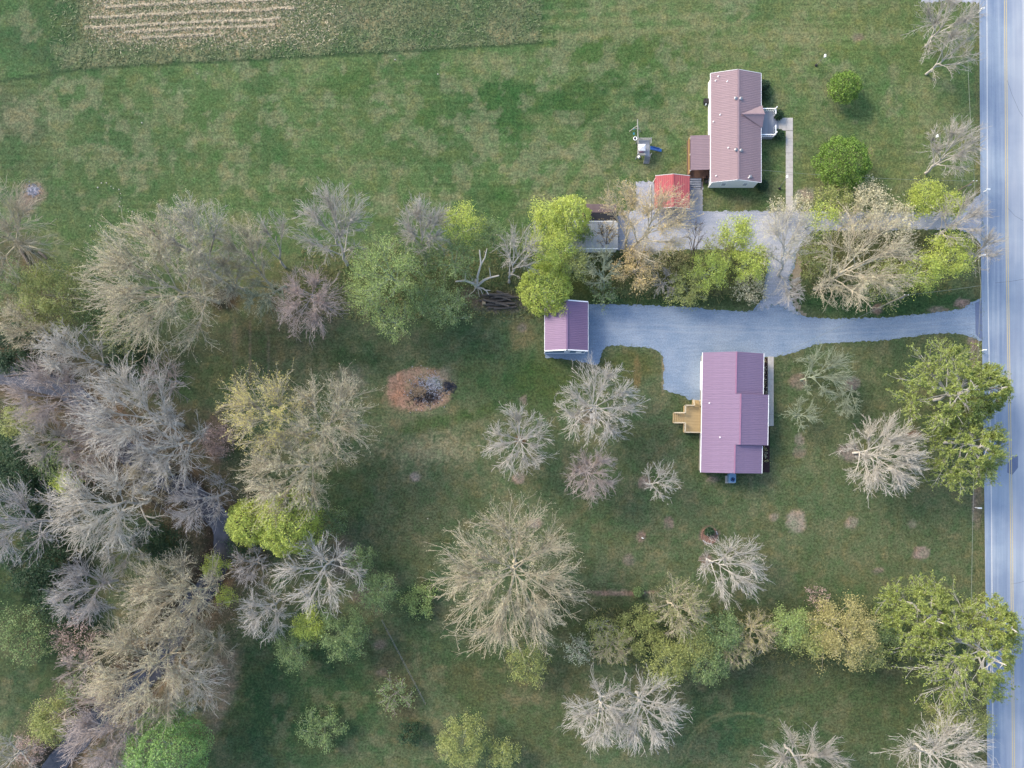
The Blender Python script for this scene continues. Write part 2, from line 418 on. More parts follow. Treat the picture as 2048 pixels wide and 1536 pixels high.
c = mix(n, 1.0, c, g5.outputs[0], 'MULTIPLY')
n.links.new(c, b.inputs["Base Color"]); b.inputs["Roughness"].default_value = .95; b.inputs["Specular IOR Level"].default_value = .1
bump(n, b, f1.outputs[0], .10)
me.materials.append(m)

# water
m, n, b = new_mat('creek_water')
t = tex(n, .6, 3); r = ramp(n, t.outputs[0], [(.3, A(44,46,52)), (.7, A(84,84,92))])
n.links.new(r.outputs[0], b.inputs["Base Color"]); b.inputs["Roughness"].default_value = .12; b.inputs["Specular IOR Level"].default_value = .6
t = tex(n, 3, 2); bump(n, b, t.outputs[0], .03, .4)
WATER = m
pts = []
for i in range(len(CREEKW)-1):
    for k in range(4):
        a = np.array(CREEKW[i]); c_ = np.array(CREEKW[i+1]); pts.append(a+(c_-a)*k/4)
pts.append(np.array(CREEKW[-1])); L = []; Rr = []
for i, p in enumerate(pts):
    t_ = pts[min(i+1, len(pts)-1)]-pts[max(i-1, 0)]; t_ = t_/np.hypot(*t_); q = np.array([-t_[1], t_[0]])*3.0
    L.append(p+q); Rr.append(p-q)
V = [(x, y, -1.12) for x, y in L]+[(x, y, -1.12) for x, y in Rr]; k = len(L)
water = link('creek_water', np_mesh('creek_water', V, [(i, i+k, i+k+1, i+1) for i in range(k-1)]), None, WATER); tag(water, kind='structure')

# ---------------------------------------------------------------- roads and drives
EDGES = []
def sheet(name, pts, z, mat, thick=.0, px=True, smooth_edge=0.0, seed=1):
    P = [W(*p) for p in pts] if px else pts
    if smooth_edge: EDGES.append(list(P))
    if smooth_edge:      # crumble the edge of loose gravel
        rng = random.Random(seed); Q = []
        for (x0, y0), (x1, y1) in zip(P, P[1:]+P[:1]):
            L_ = math.hypot(x1-x0, y1-y0); m_ = max(1, int(L_/.32))
            for i in range(m_):
                t_ = i/m_; j = smooth_edge*(rng.random()-.5)*2*(1 if 0 < i else .3)
                Q.append((x0+(x1-x0)*t_-(y1-y0)/L_*j, y0+(y1-y0)*t_+(x1-x0)/L_*j))
        P = Q
    area = sum(a[0]*b_[1]-b_[0]*a[1] for a, b_ in zip(P, P[1:]+P[:1]))
    if area < 0: P = P[::-1]
    import bmesh
    from mathutils.geometry import tessellate_polygon
    bm = bmesh.new(); vs = [bm.verts.new((x, y, z)) for x, y in P]
    for t_ in tessellate_polygon([[Vector((x, y, 0)) for x, y in P]]):
        a_, b_, c_ = (P[i] for i in t_)
        if (b_[0]-a_[0])*(c_[1]-a_[1])-(b_[1]-a_[1])*(c_[0]-a_[0]) < 0: t_ = t_[::-1]
        try: bm.faces.new([vs[i] for i in t_])
        except ValueError: pass
    if thick:
        vb = [bm.verts.new((x, y, z-thick)) for x, y in P]
        for i in range(len(P)):
            j = (i+1) % len(P); bm.faces.new((vs[i], vb[i], vb[j], vs[j]))
    me_ = bpy.data.meshes.new(name); bm.to_mesh(me_); bm.free()
    o = link(name, me_, None, mat); return tag(o, kind='structure')

def gravel_mat(name, c, c2, var=.3):
    m, n, b = new_mat(name)
    t1 = tex(n, .25, 4, .6); t2 = tex(n, 4.5, 8, .8); t3 = tex(n, 1.1, 5, .7, stretch=(.25, 2.2, 1))
    r = ramp(n, t1.outputs[0], [(.35, c), (.65, c2)])
    g = ramp(n, t2.outputs[0], [(.32, (1-var,)*3), (.68, (1+var,)*3)])
    h = ramp(n, t3.outputs[0], [(.35, (.88,.9,.93)), (.65, (1.1,1.08,1.06))])
    cc = mix(n, 1.0, r.outputs[0], g.outputs[0], 'MULTIPLY'); cc = mix(n, 1.0, cc, h.outputs[0], 'MULTIPLY')
    n.links.new(cc, b.inputs["Base Color"]); b.inputs["Roughness"].default_value = .9; b.inputs["Specular IOR Level"].default_value = .2
    bump(n, b, t2.outputs[0], .04)
    return m
GRAV_N = gravel_mat('gravel_grey', A(186,192,204), A(208,210,216))
GRAV_S = gravel_mat('gravel_blue_grey', A(150,171,193), A(169,185,202))
DIRT = gravel_mat('pale_dirt', A(165,150,125), A(185,172,148))

yys = [-16000, -400, 0, 512, 1024, 1536, 1950, 17000]
def curve_x(v0, v5, v10, v15): return [v0-60, v0-1, v0, v5, v10, v15, v15+4, v15+90]
xl = curve_x(1958.5,1961.5,1969,1974.5); xr = curve_x(2060,2062,2071,2076)
m, n, b = new_mat('asphalt')
t1 = tex(n, 1.0, 5, .65, stretch=(1.3, .03, 1)); t2 = tex(n, 12, 4, .8); t3 = tex(n, .12, 4, .6)
r = ramp(n, t1.outputs[0], [(.3, A(130,150,178)), (.5, A(150,168,192)), (.72, A(184,194,208))])
g = ramp(n, t2.outputs[0], [(.3, (.86,)*3), (.7, (1.12,)*3)]); h = ramp(n, t3.outputs[0], [(.4, (.95,.96,.97)), (.62, (1.32,1.27,1.15))])
cc = mix(n, 1.0, r.outputs[0], g.outputs[0], 'MULTIPLY'); cc = mix(n, 1.0, cc, h.outputs[0], 'MULTIPLY')
tc = n.nodes.new("ShaderNodeTexCoord"); sx = n.nodes.new("ShaderNodeSeparateXYZ"); mr = n.nodes.new("ShaderNodeMapRange")
n.links.new(tc.outputs["Object"], sx.inputs[0]); n.links.new(sx.outputs[0], mr.inputs[0]); mr.inputs[1].default_value = 88.6; mr.inputs[2].default_value = 90.6; mr.inputs[3].default_value = 0; mr.inputs[4].default_value = .6
lt = tex(n, .05, 4, .6, stretch=(2.0, .5, 1)); lr = ramp(n, lt.outputs[0], [(.38, (.25,)*3), (.6, (1,1,1))])
mu = n.nodes.new("ShaderNodeMath"); mu.operation = 'MULTIPLY'; n.links.new(mr.outputs[0], mu.inputs[0]); n.links.new(lr.outputs[0], mu.inputs[1])
cc = mix(n, mu.outputs[0], cc, A(204,208,214))  # whitish right lane: road glare put into the asphalt colour
n.links.new(cc, b.inputs["Base Color"]); b.inputs["Roughness"].default_value = .7; bump(n, b, t2.outputs[0], .01)
ROAD = m
road = sheet('road', [(x, y) for x, y in zip(xl, yys)]+[(x, y) for x, y in zip(xr[::-1], yys[::-1])], .03, ROAD, .1)
WHITE_P = surf('road_paint_white', A(240,240,238), .6, .12, 5, 0); YEL_P = surf('road_paint_yellow', A(236,216,160), .6, .12, 5, 0)
PATCH = surf('asphalt_patch', A(122,136,166), .8, .1, 3, .01)
def stripe_(name, xs, wd, mat, z=.036):
    xs = curve_x(*xs); return sheet(name, [(x-wd/2, y) for x, y in zip(xs, yys)]+[(x+wd/2, y) for x, y in zip(xs[::-1], yys[::-1])], z, mat)
stripe_('edge_line', (1973.5,1974.8,1982.6,1986.2), 1.9, WHITE_P)
stripe_('edge_line', (2046,2047.5,2057,2061.5), 1.9, WHITE_P)
stripe_('centre_line', (2008.8,2012.0,2020.4,2025.0), 1.5, YEL_P)
stripe_('centre_line', (2012.6,2015.8,2024.2,2028.8), 1.5, YEL_P)
sheet('road_patch', [(2025,912),(2036,912),(2036,935),(2024,950),(2014,945),(2015,928)], .034, PATCH)
sheet('driveway_apron', [(1950,606),(1963,600),(1965,680),(1958,676),(1951,668)], .034, PATCH)
TAR = surf('tar', A(112,120,138), .5, .1, 3, 0)
def crack(pts, wd=.05, name='tar_crack'):
    mb = MB()
    for a, b_ in zip(pts[:-1], pts[1:]):
        xa, ya = W(*a); xb, yb = W(*b_); dx, dy = xb-xa, yb-ya; L_ = math.hypot(dx, dy); qx, qy = -dy/L_*wd/2, dx/L_*wd/2
        mb.face((xa+qx, ya+qy, .0352), (xa-qx, ya-qy, .0352), (xb-qx, yb-qy, .0352), (xb+qx, yb+qy, .0352))
    return tag(mb.build(name, TAR), kind='structure')
crack([(2014,160),(2024,190),(2038,222),(2050,240)]); crack([(2014,415),(2030,432),(2052,445)]); crack([(1990,566),(2020,563),(2050,558)])
crack([(2022,1168),(2040,1165),(2055,1160)])

sheet('south_driveway', [(1963,596),(1945,604),(1925,617),(1880,624),(1830,629),(1780,634),(1700,637),(1640,637),(1606,632),(1588,618),(1580,590),(1578,555),(1590,530),(1592,506),(1534,506),(1536,530),(1530,560),(1524,598),(1505,622),(1440,621),(1380,614),(1300,611),(1180,608),(1090,609),(1090,715),(1120,717),(1150,721),(1175,727),(1192,731),(1200,722),(1205,700),(1214,692),(1245,691),(1290,695),(1312,700),(1325,712),(1328,730),(1326,778),(1345,785),(1370,792),(1376,800),(1407,802),(1412,720),(1540,714),(1580,708),(1600,700),(1616,694),(1640,688),(1700,684),(1780,680),(1850,669),(1900,666),(1925,668),(1945,674),(1963,682)], .024, GRAV_S, .08, smooth_edge=.16, seed=3)
sheet('north_driveway', [(1963,388),(1948,398),(1932,416),(1915,424),(1800,424),(1600,423),(1500,422),(1405,422),(1405,363),(1272,363),(1271,421),(1236,424),(1234,500),(1300,503),(1400,499),(1480,501),(1560,512),(1590,508),(1605,490),(1625,461),(1800,460),(1915,458),(1940,466),(1965,490)], .018, GRAV_N, .08, smooth_edge=.18, seed=4)
for off_ in (-5.5, 5.5):
    tr_ = [(1960,640+off_),(1900,645+off_),(1800,656+off_),(1700,661+off_),(1620,663+off_),(1540,662+off_),(1460,658+off_),(1380,660+off_),(1300,655+off_),(1200,652+off_)]
    rut = []; L1_ = [W(*p) for p in tr_]
    mbt = MB()
    for (xa, ya), (xb, yb) in zip(L1_[:-1], L1_[1:]):
        m_ = 8
        for i in range(m_):
            a_ = (xa+(xb-xa)*i/m_, ya+(yb-ya)*i/m_); b2 = (xa+(xb-xa)*(i+1)/m_, ya+(yb-ya)*(i+1)/m_); wv = .2+.06*math.sin(a_[0]*1.7)
            mbt.face((a_[0], a_[1]-wv, .0285), (a_[0], a_[1]+wv, .0285), (b2[0], b2[1]+wv, .0285), (b2[0], b2[1]-wv, .0285))
    if 'gravel_rut' not in bpy.data.materials: gravel_mat('gravel_rut', A(158,176,196), A(176,190,204), .2)
    tag(mbt.build('wheel_track', bpy.data.materials['gravel_rut']), kind='structure')
sheet('link_lane', [(1537,498),(1589,498),(1588,530),(1578,556),(1579,588),(1590,618),(1602,630),(1580,622),(1560,610),(1540,612),(1512,622),(1526,598),(1532,560),(1538,530)], .033, GRAV_N, .03, smooth_edge=.5, seed=9)
sheet('far_driveway', [(1965,-80),(1965,8),(1940,4),(1890,2),(1850,6),(1838,-2),(1836,-80)], .018, GRAV_N, .08, smooth_edge=.3, seed=5)
sheet('dirt_shoulder', [(1592,510),(1603,510),(1600,560),(1596,610),(1612,632),(1598,628),(1588,616),(1583,590),(1581,555)], .013, DIRT, .05, smooth_edge=.5, seed=6)

CONC = surf('concrete', A(222,216,206), .85, .14, 1.2, .01)
CONC2 = surf('concrete_stained', A(204,200,196), .85, .2, .8, .01)
def slabs(name, x0, x1, y0, y1, z, n, along, mat):
    """a strip of concrete slabs as separate pieces under one setting object"""
    root = bpy.data.objects.new(name, None); COL.objects.link(root); tag(root, kind='structure')
    X0, Y1 = W(x0, y0); X1, Y0 = W(x1, y1)
    for i in range(n):
        if along == 'y':
            a = Y0+(Y1-Y0)*i/n; c_ = Y0+(Y1-Y0)*(i+1)/n; MB().box(X0, X1, a+.015, c_-.015, 0, z+.004*((i*7) % 3)).build('slab', mat, root)
        else:
            a = X0+(X1-X0)*i/n; c_ = X0+(X1-X0)*(i+1)/n; MB().box(a+.015, c_-.015, Y0, Y1, 0, z+.004*((i*7) % 3)).build('slab', mat, root)
    return root
slabs('front_walk', 1571.5,1585.5,262,423,.07,11,'y',CONC)
slabs('front_walk', 1549,1585.5,236,261.3,.075,3,'x',CONC)
slabs('side_walk', 1535.5,1547,713,852,.08,6,'y',CONC)
slabs('carport_pad', 1381,1405,364,421,.07,4,'y',CONC2)

# ---------------------------------------------------------------- building parts
WHITE = surf('white_trim', (.78,.78,.76), .5, .05, 4, 0); SIDING = surf('white_siding', (.72,.72,.69), .55, .06, 2, 0)
BLUE_S = surf('blue_siding', A(128,160,188), .6, .07, 2, 0)
PINKR = surf('metal_roof_faded', A(184,156,158), .45, .07, .9, 0, metal=.15, spec=.5)
PURPR = surf('metal_roof_plum', A(172,144,170), .40, .06, .9, 0, metal=.15, spec=.5)
GARR = surf('metal_roof_mauve', A(156,126,158), .40, .06, .9, 0, metal=.15, spec=.5)
REDR = surf('metal_roof_red', A(206,96,98), .45, .07, .9, 0, metal=.1, spec=.5)
GREYW = surf('weathered_wood', A(180,184,192), .85, .2, 4, .01); TANW = surf('new_lumber', A(222,194,142), .8, .18, 4, .005)
BROWNW = surf('brown_wood', A(130,100,84), .85, .2, 4, .01); DARK = surf('dark_metal', A(52,50,54), .6, .2, 4, 0); RUBBER = surf('black_rubber', (.02,.02,.022), .8, .2, 4, 0)
GLASS, n_, b_ = new_mat('window_glass'); b_.inputs["Base Color"].default_value = (.05,.07,.09,1); b_.inputs["Roughness"].default_value = .08
MULCH = surf('dark_mulch', A(70,50,50), .95, .4, 6, .05); GREYROOF = surf('pale_metal_roof', A(196,200,200), .5, .15, .7, 0, spec=.4)
STEEL = surf('galvanised', A(190,190,195), .4, .1, 5, 0, metal=.6)
BLUEP = surf('blue_plastic', A(20,125,220), .35, .08, 3, 0, spec=.5)

def roof_slope(parent, e0, e1, r0, mat, label=None, panel=.915, along='eave'):
    """ribbed metal panels laid from ridge to eave (or along the ridge); e0->e1 eave line, r0 above e0 on the ridge"""
    e0, e1, r0 = Vector(e0), Vector(e1), Vector(r0)
    a = e1-e0; L_ = a.length; a.normalize(); up = r0-e0; H_ = up.length; up.normalize()
    nrm = a.cross(up)
    if nrm.z < 0: nrm = -nrm
    if along == 'eave': U, V_, LU, LV = a, up, L_, H_
    else: U, V_, LU, LV = up, a, H_, L_
    n = max(1, round(LU/panel)); wd = LU/n
    mb = MB()
    def q(u, v, h): return tuple(U*u+V_*v+nrm*h)
    prof = []
    for k in range(3):
        c_ = wd*(k+.5)/3; prof += [(c_-.045, .0), (c_-.022, .034), (c_+.022, .034), (c_+.045, .0)]
    prof = [(0.004, 0)]+prof+[(wd-.004, 0)]
    k0 = 0
    for u, h in prof: mb.v += [q(u, 0, h), q(u, LV, h)]
    m_ = len(prof)
    for u, h in ((0.004, -.03), (wd-.004, -.03)): mb.v += [q(u, 0, h), q(u, LV, h)]
    flip = nrm.dot(U.cross(V_)) < 0
    fs = [(2*i, 2*i+2, 2*i+3, 2*i+1) for i in range(m_-1)]
    fs += [(2*m_, 2*m_+1, 2*m_+3, 2*m_+2), (0, 1, 2*m_+1, 2*m_), (2*m_-2, 2*m_+2, 2*m_+3, 2*m_-1), (0, 2*m_, 2*m_+2, 2*m_-2), (1, 2*m_-1, 2*m_+3, 2*m_+1)]
    mb.f = [f[::-1] if flip else f for f in fs]
    me_ = mb.mesh('roof_panel')
    for i in range(n):
        o = link('roof_panel', me_, parent, mat); o.location = e0+U*(wd*i)
        if label and i == 0: pass

def gable_walls(parent, x0, x1, y0, y1, ze, xr, zr, mat, name='wall'):
    """closed gabled shell, gables on the y ends"""
    mb = MB()
    mb.face((x0,y0,0),(x1,y0,0),(x1,y0,ze),(xr,y0,zr),(x0,y0,ze)); mb.face((x1,y1,0),(x0,y1,0),(x0,y1,ze),(xr,y1,zr),(x1,y1,ze))
    mb.face((x0,y1,0),(x0,y0,0),(x0,y0,ze),(x0,y1,ze)); mb.face((x1,y0,0),(x1,y1,0),(x1,y1,ze),(x1,y0,ze))
    mb.face((x0,y0,ze-.02),(xr,y0,zr-.02),(xr,y1,zr-.02),(x0,y1,ze-.02)); mb.face((xr,y0,zr-.02),(x1,y0,ze-.02),(x1,y1,ze-.02),(xr,y1,zr-.02))
    return mb.build(name, mat, parent)
def window(parent, c, wd, ht, face, shutters=False):
    """window on a wall: face 'S','N','W','E'; c = centre"""
    x, y, z = c; fr = MB(); gl = MB(); t = .05
    if face in 'SN':
        s = -1 if face == 'S' else 1
        for a in (-wd/2, wd/2): fr.box(x+a-t, x+a+t, y, y+s*.05, z-ht/2, z+ht/2) if s > 0 else fr.box(x+a-t, x+a+t, y-.05, y, z-ht/2, z+ht/2)
        for a in (-ht/2, 0, ht/2): fr.box(x-wd/2-t, x+wd/2+t, min(y, y+s*.06), max(y, y+s*.06), z+a-t, z+a+t)
        gl.box(x-wd/2, x+wd/2, min(y, y+s*.02), max(y, y+s*.02), z-ht/2, z+ht/2)
    else:
        s = -1 if face == 'W' else 1
        for a in (-wd/2, wd/2): fr.box(min(x, x+s*.05), max(x, x+s*.05), y+a-t, y+a+t, z-ht/2, z+ht/2)
        for a in (-ht/2, 0, ht/2): fr.box(min(x, x+s*.06), max(x, x+s*.06), y-wd/2-t, y+wd/2+t, z+a-t, z+a+t)
        gl.box(min(x, x+s*.02), max(x, x+s*.02), y-wd/2, y+wd/2, z-ht/2, z+ht/2)
    f = fr.build('window', WHITE, parent); gl.build('pane', GLASS, f)
def vent(parent, x, y, z, kind):
    mb = MB()
    if kind == 'mushroom':
        mb.tube([(x,y,z-.1),(x,y,z+.2)], .11, 10); mb.tube([(x,y,z+.16),(x,y,z+.24),(x,y,z+.34)], .32, 12, .14); mb.build('roof_vent', STEEL, parent)
    else:
        mb.tube([(x,y,z-.1),(x,y,z+.28)], .06, 8); mb.tube([(x,y,z+.0),(x,y,z+.05)], .13, 8, .08); mb.build('vent_pipe', WHITE, parent)

# ---- white house, faded red metal roof (north)
ox, oy = 39.75, 57.1
hN = empty('house', (ox, oy, 0), 'white sided house with a long faded pink metal roof and a small front porch', 'house')
x0, x1, y0, y1, ze, zr = -4.1, 4.05, -9.45, 9.35, 2.75, 3.95
gable_walls(hN, x0, x1, y0, y1, ze, 0, zr-.03, SIDING)
ex0, ex1, ey0, ey1 = -4.4, 4.42, -9.55, 9.62
zse = ze-.06
roof_slope(hN, (ex0,ey0,zse+.06), (ex0,ey1,zse+.06), (0,ey0,zr+.06), PINKR); roof_slope(hN, (ex1,ey1,zse+.06), (ex1,ey0,zse+.06), (0,ey1,zr+.06), PINKR)
mb = MB(); mb.bar((0,ey0-.02,zr+.09),(0,ey1+.02,zr+.09), .36, .05); mb.build('ridge_cap', PINKR, hN)
for yy in (ey0-.03, ey1+.03):
    mb = MB(); mb.bar((ex0,yy,zse),(0,yy,zr), .05, .16); mb.bar((0,yy,zr),(ex1,yy,zse), .05, .16); mb.build('fascia', WHITE, hN)
for xx in (ex0-.05, ex1+.05): MB().box(xx-.05, xx+.05, ey0, ey1, zse-.1, zse+.03).build('gutter', WHITE, hN)
# small reverse gable over the front porch
def zslope(x): return zr+.06-(zr-zse)*x/ex1
pk = MB(); ya, yb, yc = 3.9, 1.88, 0.0    # north foot, ridge, south foot
zt = 3.93; xe = 4.62; xa = .3+ (zslope(0)-zt)/((zr-zse)/ex1)
pk.face((xe,ya+.1,zse+.08),(xa,yb,zt+.09),(xe,yb,zt+.09)); pk.build('porch_gable_roof', PINKR, hN)
pk = MB(); pk.face((xe,yb,zt+.09),(xa,yb,zt+.09),(xe,yc,zse+.08)); pk.build('porch_gable_roof', PINKR, hN)
pk = MB(); pk.face((xe-.06,yc,zse),(xe-.06,ya,zse),(xe-.06,yb,zt)); pk.build('gable_wall', SIDING, hN)
pk = MB(); pk.bar((xa+.1,yb,zt+.12),(xe+.05,yb,zt+.12), .22, .04); pk.build('ridge_cap', PINKR, hN)
for (px, py, kd) in ((1470.5,198,'mushroom'),(1481,198.5,'mushroom'),(1471,301,'mushroom'),(1481.5,302,'mushroom'),(1438.5,149,'pipe'),(1433.5,157,'pipe'),(1455,162,'pipe'),(1442,226.5,'pipe'),(1429.5,239,'pipe'),(1457,295,'pipe'),(1434.5,348.5,'pipe'),(1502,352,'mushroom'),(1498,354.5,'pipe')):
    X, Y = W(px, py, 3.7); lx = X-ox; vent(hN, lx, Y-oy, zr+.06-(zr-zse)*abs(lx)/4.42, kd)
for yy in (-6.5, -2.0, 3.0, 7.2): window(hN, (x0, yy, 1.6), 1.0, 1.1, 'W')
for yy in (-7, -3.8, 4.6, 7.6): window(hN, (x1, yy, 1.6), 1.0, 1.1, 'E')
window(hN, (-1.8, y0, 1.6), .8, 1.0, 'S'); window(hN, (2.0, y0, 1.6), .8, 1.0, 'S')
MB().box(x1, x1+.05, 1.5, 2.4, .6, 2.5).build('door', BROWNW, hN)
# front porch deck (east)
X0, Y1 = W(1526, 222.5, .9); X1, Y0 = W(1547.5, 274, .9); X0 -= ox; X1 -= ox; Y0 -= oy; Y1 -= oy; X0 = x1+.02
nb = int((Y1-Y0)/.165); me_ = MB().box(X0, X1, 0, .15, .82, .9).mesh('deck_board')
for i in range(nb): o = link('deck_board', me_, hN, GREYW); o.location = (0, Y0+i*(Y1-Y0)/nb, 0)
MB().box(X0+.02, X1-.03, Y0+.03, Y1-.03, 0, .80).build('porch_skirt', GREYW, hN)
rail = MB()
for a, c_ in (((X0,Y1),(X1,Y1)), ((X1,Y1),(X1,2.95)), ((X1,1.0),(X1,Y0)), ((X1,Y0),(X0,Y0))):
    rail.bar((*a,1.85),(*c_,1.85), .16, .06); rail.bar((*a,1.05),(*c_,1.05), .05, .05)
    L_ = math.hypot(c_[0]-a[0], c_[1]-a[1]); k = max(2, int(L_/.35))
    for i in range(k+1): t = i/k; xx = a[0]+(c_[0]-a[0])*t; yy = a[1]+(c_[1]-a[1])*t; rail.bar((xx,yy,.9),(xx,yy,1.85), .04)
rail.build('porch_railing', WHITE, hN)
for k in range(3): MB().box(X1+.05+.32*k, X1+.37+.32*k, 1.05, 2.9, 0, .68-.2*k).build('step', GREYW, hN)
for yy in (Y0+.1, Y1-.1): MB().box(X1-.15, X1-.02, yy-.07, yy+.07, .9, 2.7).build('porch_post', WHITE, hN)
# lean-to over the back porch (west)
lx0 = 31.85-ox; ly0 = 49.85-oy; ly1 = 55.95-oy
roof_slope(hN, (lx0,ly0,2.35), (lx0,ly1,2.35), (x0-.02,ly0,2.62), PINKR)
for xx, yy in ((lx0+.15,ly0+.2),(lx0+.15,0.5*(ly0+ly1)),(lx0+.15,ly1-.2)): MB().box(xx-.06, xx+.06, yy-.06, yy+.06, 0, 2.3).build('porch_post', WHITE, hN)
me_ = MB().box(lx0-.05, x0-.03, 0, .14, .75, .82).mesh('deck_board')
for i in range(43): o = link('deck_board', me_, hN, BROWNW); o.location = (0, ly0-.75+i*.158, 0)
MB().box(lx0, x0-.05, ly0-.7, ly1, .0, .74).build('porch_skirt', BROWNW, hN)
MB().box(lx0-.03, lx0+.03, ly0-.3, ly1, 1.1, 1.75).build('lattice_panel', surf('lattice_wood', A(196,160,110), .8, .25, 8, .01), hN)
for k in range(5): MB().box(lx0+.15, lx0+2.4, ly0-.75-.36*(k+1), ly0-.77-.36*k, 0, .70-.14*k).build('step', GREYW, hN)
mb = MB()
for xx in (lx0+.1, lx0+2.5):
    mb.bar((xx,ly0-.8,1.7),(xx,ly0-2.5,.95), .07); mb.bar((xx,ly0-.8,.7),(xx,ly0-.8,1.72), .07); mb.bar((xx,ly0-2.5,0),(xx,ly0-2.5,1.0), .07)
mb.build('stair_railing', BROWNW, hN)

# ---- kettle grill etc. beside the steps
def world_px(px, py, z=0): x, y = W(px, py, z); return (x, y, z)
g = empty('kettle_grill', world_px(1411, 366), 'round black kettle grill at the foot of the back porch steps', 'grill')
MB().tube([(0,0,.55),(0,0,.7),(0,0,.85),(0,0,.95)], .34, 14, .12).build('bowl', RUBBER, g)
mb = MB()
for a in (0, 2.1, 4.2): mb.bar((.1*math.cos(a),.1*math.sin(a),.6),(.3*math.cos(a),.3*math.sin(a),0), .03)
mb.build('leg', STEEL, g)
g = empty('storage_bin', world_px(1411, 347, 0), 'dark storage bin tucked between the back porch steps and the white house wall', 'bin')
MB().box(-.35,.35,-.5,.5,0,.8).build('body', DARK, g); MB().box(-.39,.39,-.54,.54,.8,.86).build('lid', BROWNW, g)
g = empty('garbage_can', world_px(1411, 357, 0), 'small dark round bin between the storage bin and the kettle grill', 'bin')
MB().tube([(0,0,0),(0,0,.75)], .24, 12, .29).build('body', DARK, g); MB().tube([(0,0,.75),(0,0,.82)], .31, 12, .2).build('lid', RUBBER, g)
g = empty('heat_pump', world_px(1411, 205, 0), 'small grey unit with a white top against the back wall of the white house', 'unit')
MB().box(-.4,.4,-.4,.4,0,.7).build('body', DARK, g); MB().tube([(0,-.45,0),(0,-.45,.5)], .14, 10).build('bottle', WHITE, g)

# ---- red carport shed
gx0, gx1, gy0, gy1, gr, ge, gt = 25.6, 31.7, 43.0, 48.75, 28.62, 2.55, 3.35
cx_, cy_ = (gx0+gx1)/2, (gy0+gy1)/2
sh = empty('carport', (cx_, cy_, 0), 'bright red ribbed metal carport between the two concrete pads', 'carport')
a0, a1, b0, b1, rr = gx0-cx_, gx1-cx_, gy0-cy_, gy1-cy_, gr-cx_
roof_slope(sh, (a0,b0,ge), (a0,b1,ge), (rr,b0,gt), REDR, along='ridge'); roof_slope(sh, (a1,b1,ge), (a1,b0,ge), (rr,b1,gt), REDR, along='ridge')
MB().bar((rr,b0,gt+.03),(rr,b1,gt+.03), .26, .05).build('ridge_cap', REDR, sh)
for yy in (b0-.03, b1+.03):
    mb = MB(); mb.bar((a0,yy,ge-.02),(rr,yy,gt-.02), .05, .13); mb.bar((rr,yy,gt-.02),(a1,yy,ge-.02), .05, .13); mb.build('fascia', WHITE, sh)
for xx in (a0+.15, a1-.15):
    for yy in (b0+.15, 0, b1-.15): MB().box(xx-.05, xx+.05, yy-.05, yy+.05, 0, ge-.06).build('post', WHITE, sh)
    MB().box(xx-.02, xx+.02, b0+.2, b1-.2, 1.2, ge-.1).build('side_panel', REDR, sh)
MB().face((a0+.2,b1-.12,0),(a0+.2,b1-.12,ge),(rr,b1-.12,gt-.1),(a1-.2,b1-.12,ge),(a1-.2,b1-.12,0)).build('back_wall', REDR, sh)
MB().bar((cx_-cx_+a0-.35,b0-.9,.12),(a0-.35,b1-.6,.12), .08, .12).build('edging', WHITE, sh)

# ---- garage
gx0, gx1, gy0, gy1, gr, ge, gt = 6.1, 13.65, 17.85, 26.3, 9.88, 3.4, 4.75
cx_, cy_ = (gx0+gx1)/2, (gy0+gy1)/2
ga = empty('garage', (cx_, cy_, 0), 'detached blue sided garage with plum ribbed roof at the end of the blue gravel drive', 'garage')
a0, a1, b0, b1, rr = gx0-cx_, gx1-cx_, gy0-cy_, gy1-cy_, gr-cx_
gable_walls(ga, a0+.1, a1-.3, b0+.05, b1-.1, ge-.03, rr, gt-.08, BLUE_S)
roof_slope(ga, (a0,b0,ge), (a0,b1,ge), (rr,b0,gt), GARR); roof_slope(ga, (a1,b1,ge), (a1,b0,ge), (rr,b1,gt), GARR)
MB().bar((rr,b0,gt+.03),(rr,b1,gt+.03), .3, .05).build('ridge_cap', GARR, ga)
for yy in (b0-.07, b1+.07):
    mb = MB(); mb.bar((a0,yy,ge-.02),(rr-.1,yy,gt-.04), .18, .16); mb.build('fascia', WHITE, ga)
    mb = MB(); mb.bar((rr+.1,yy,gt-.04),(a1,yy,ge-.02), .18, .16); mb.build('fascia', WHITE, ga)
for xx in (a0-.04, a1+.04): MB().box(xx-.04, xx+.04, b0, b1, ge-.16, ge-.03).build('gutter', WHITE, ga)
for xx in (a0+.1, a1-.3): MB().box(xx-.07, xx+.07, b0-.0, b0+.1, 0, ge-.1).build('corner_trim', WHITE, ga)
MB().box(a0+.1, a1-.3, b0-.03, b0+.05, 0, .12).build('base_trim', WHITE, ga)
window(ga, (.25, b0+.05, 1.7), .9, 1.1, 'S'); MB().box(a1-1.9, a1-.9, b0-.0, b0+.04, 0.1, 2.1).build('door', WHITE, ga)
MB().box(a1-.3, a1-.22, -3.2, -.4, .1, 2.5).build('garage_door', WHITE, ga); MB().box(a1-.3, a1-.22, .4, 3.2, .1, 2.5).build('garage_door', WHITE, ga)
for yy in (-1.8, 1.8): MB().box(a1-.28, a1+.04, yy-.18, yy+.18, 2.7, 2.95).build('wall_lamp', WHITE, ga)

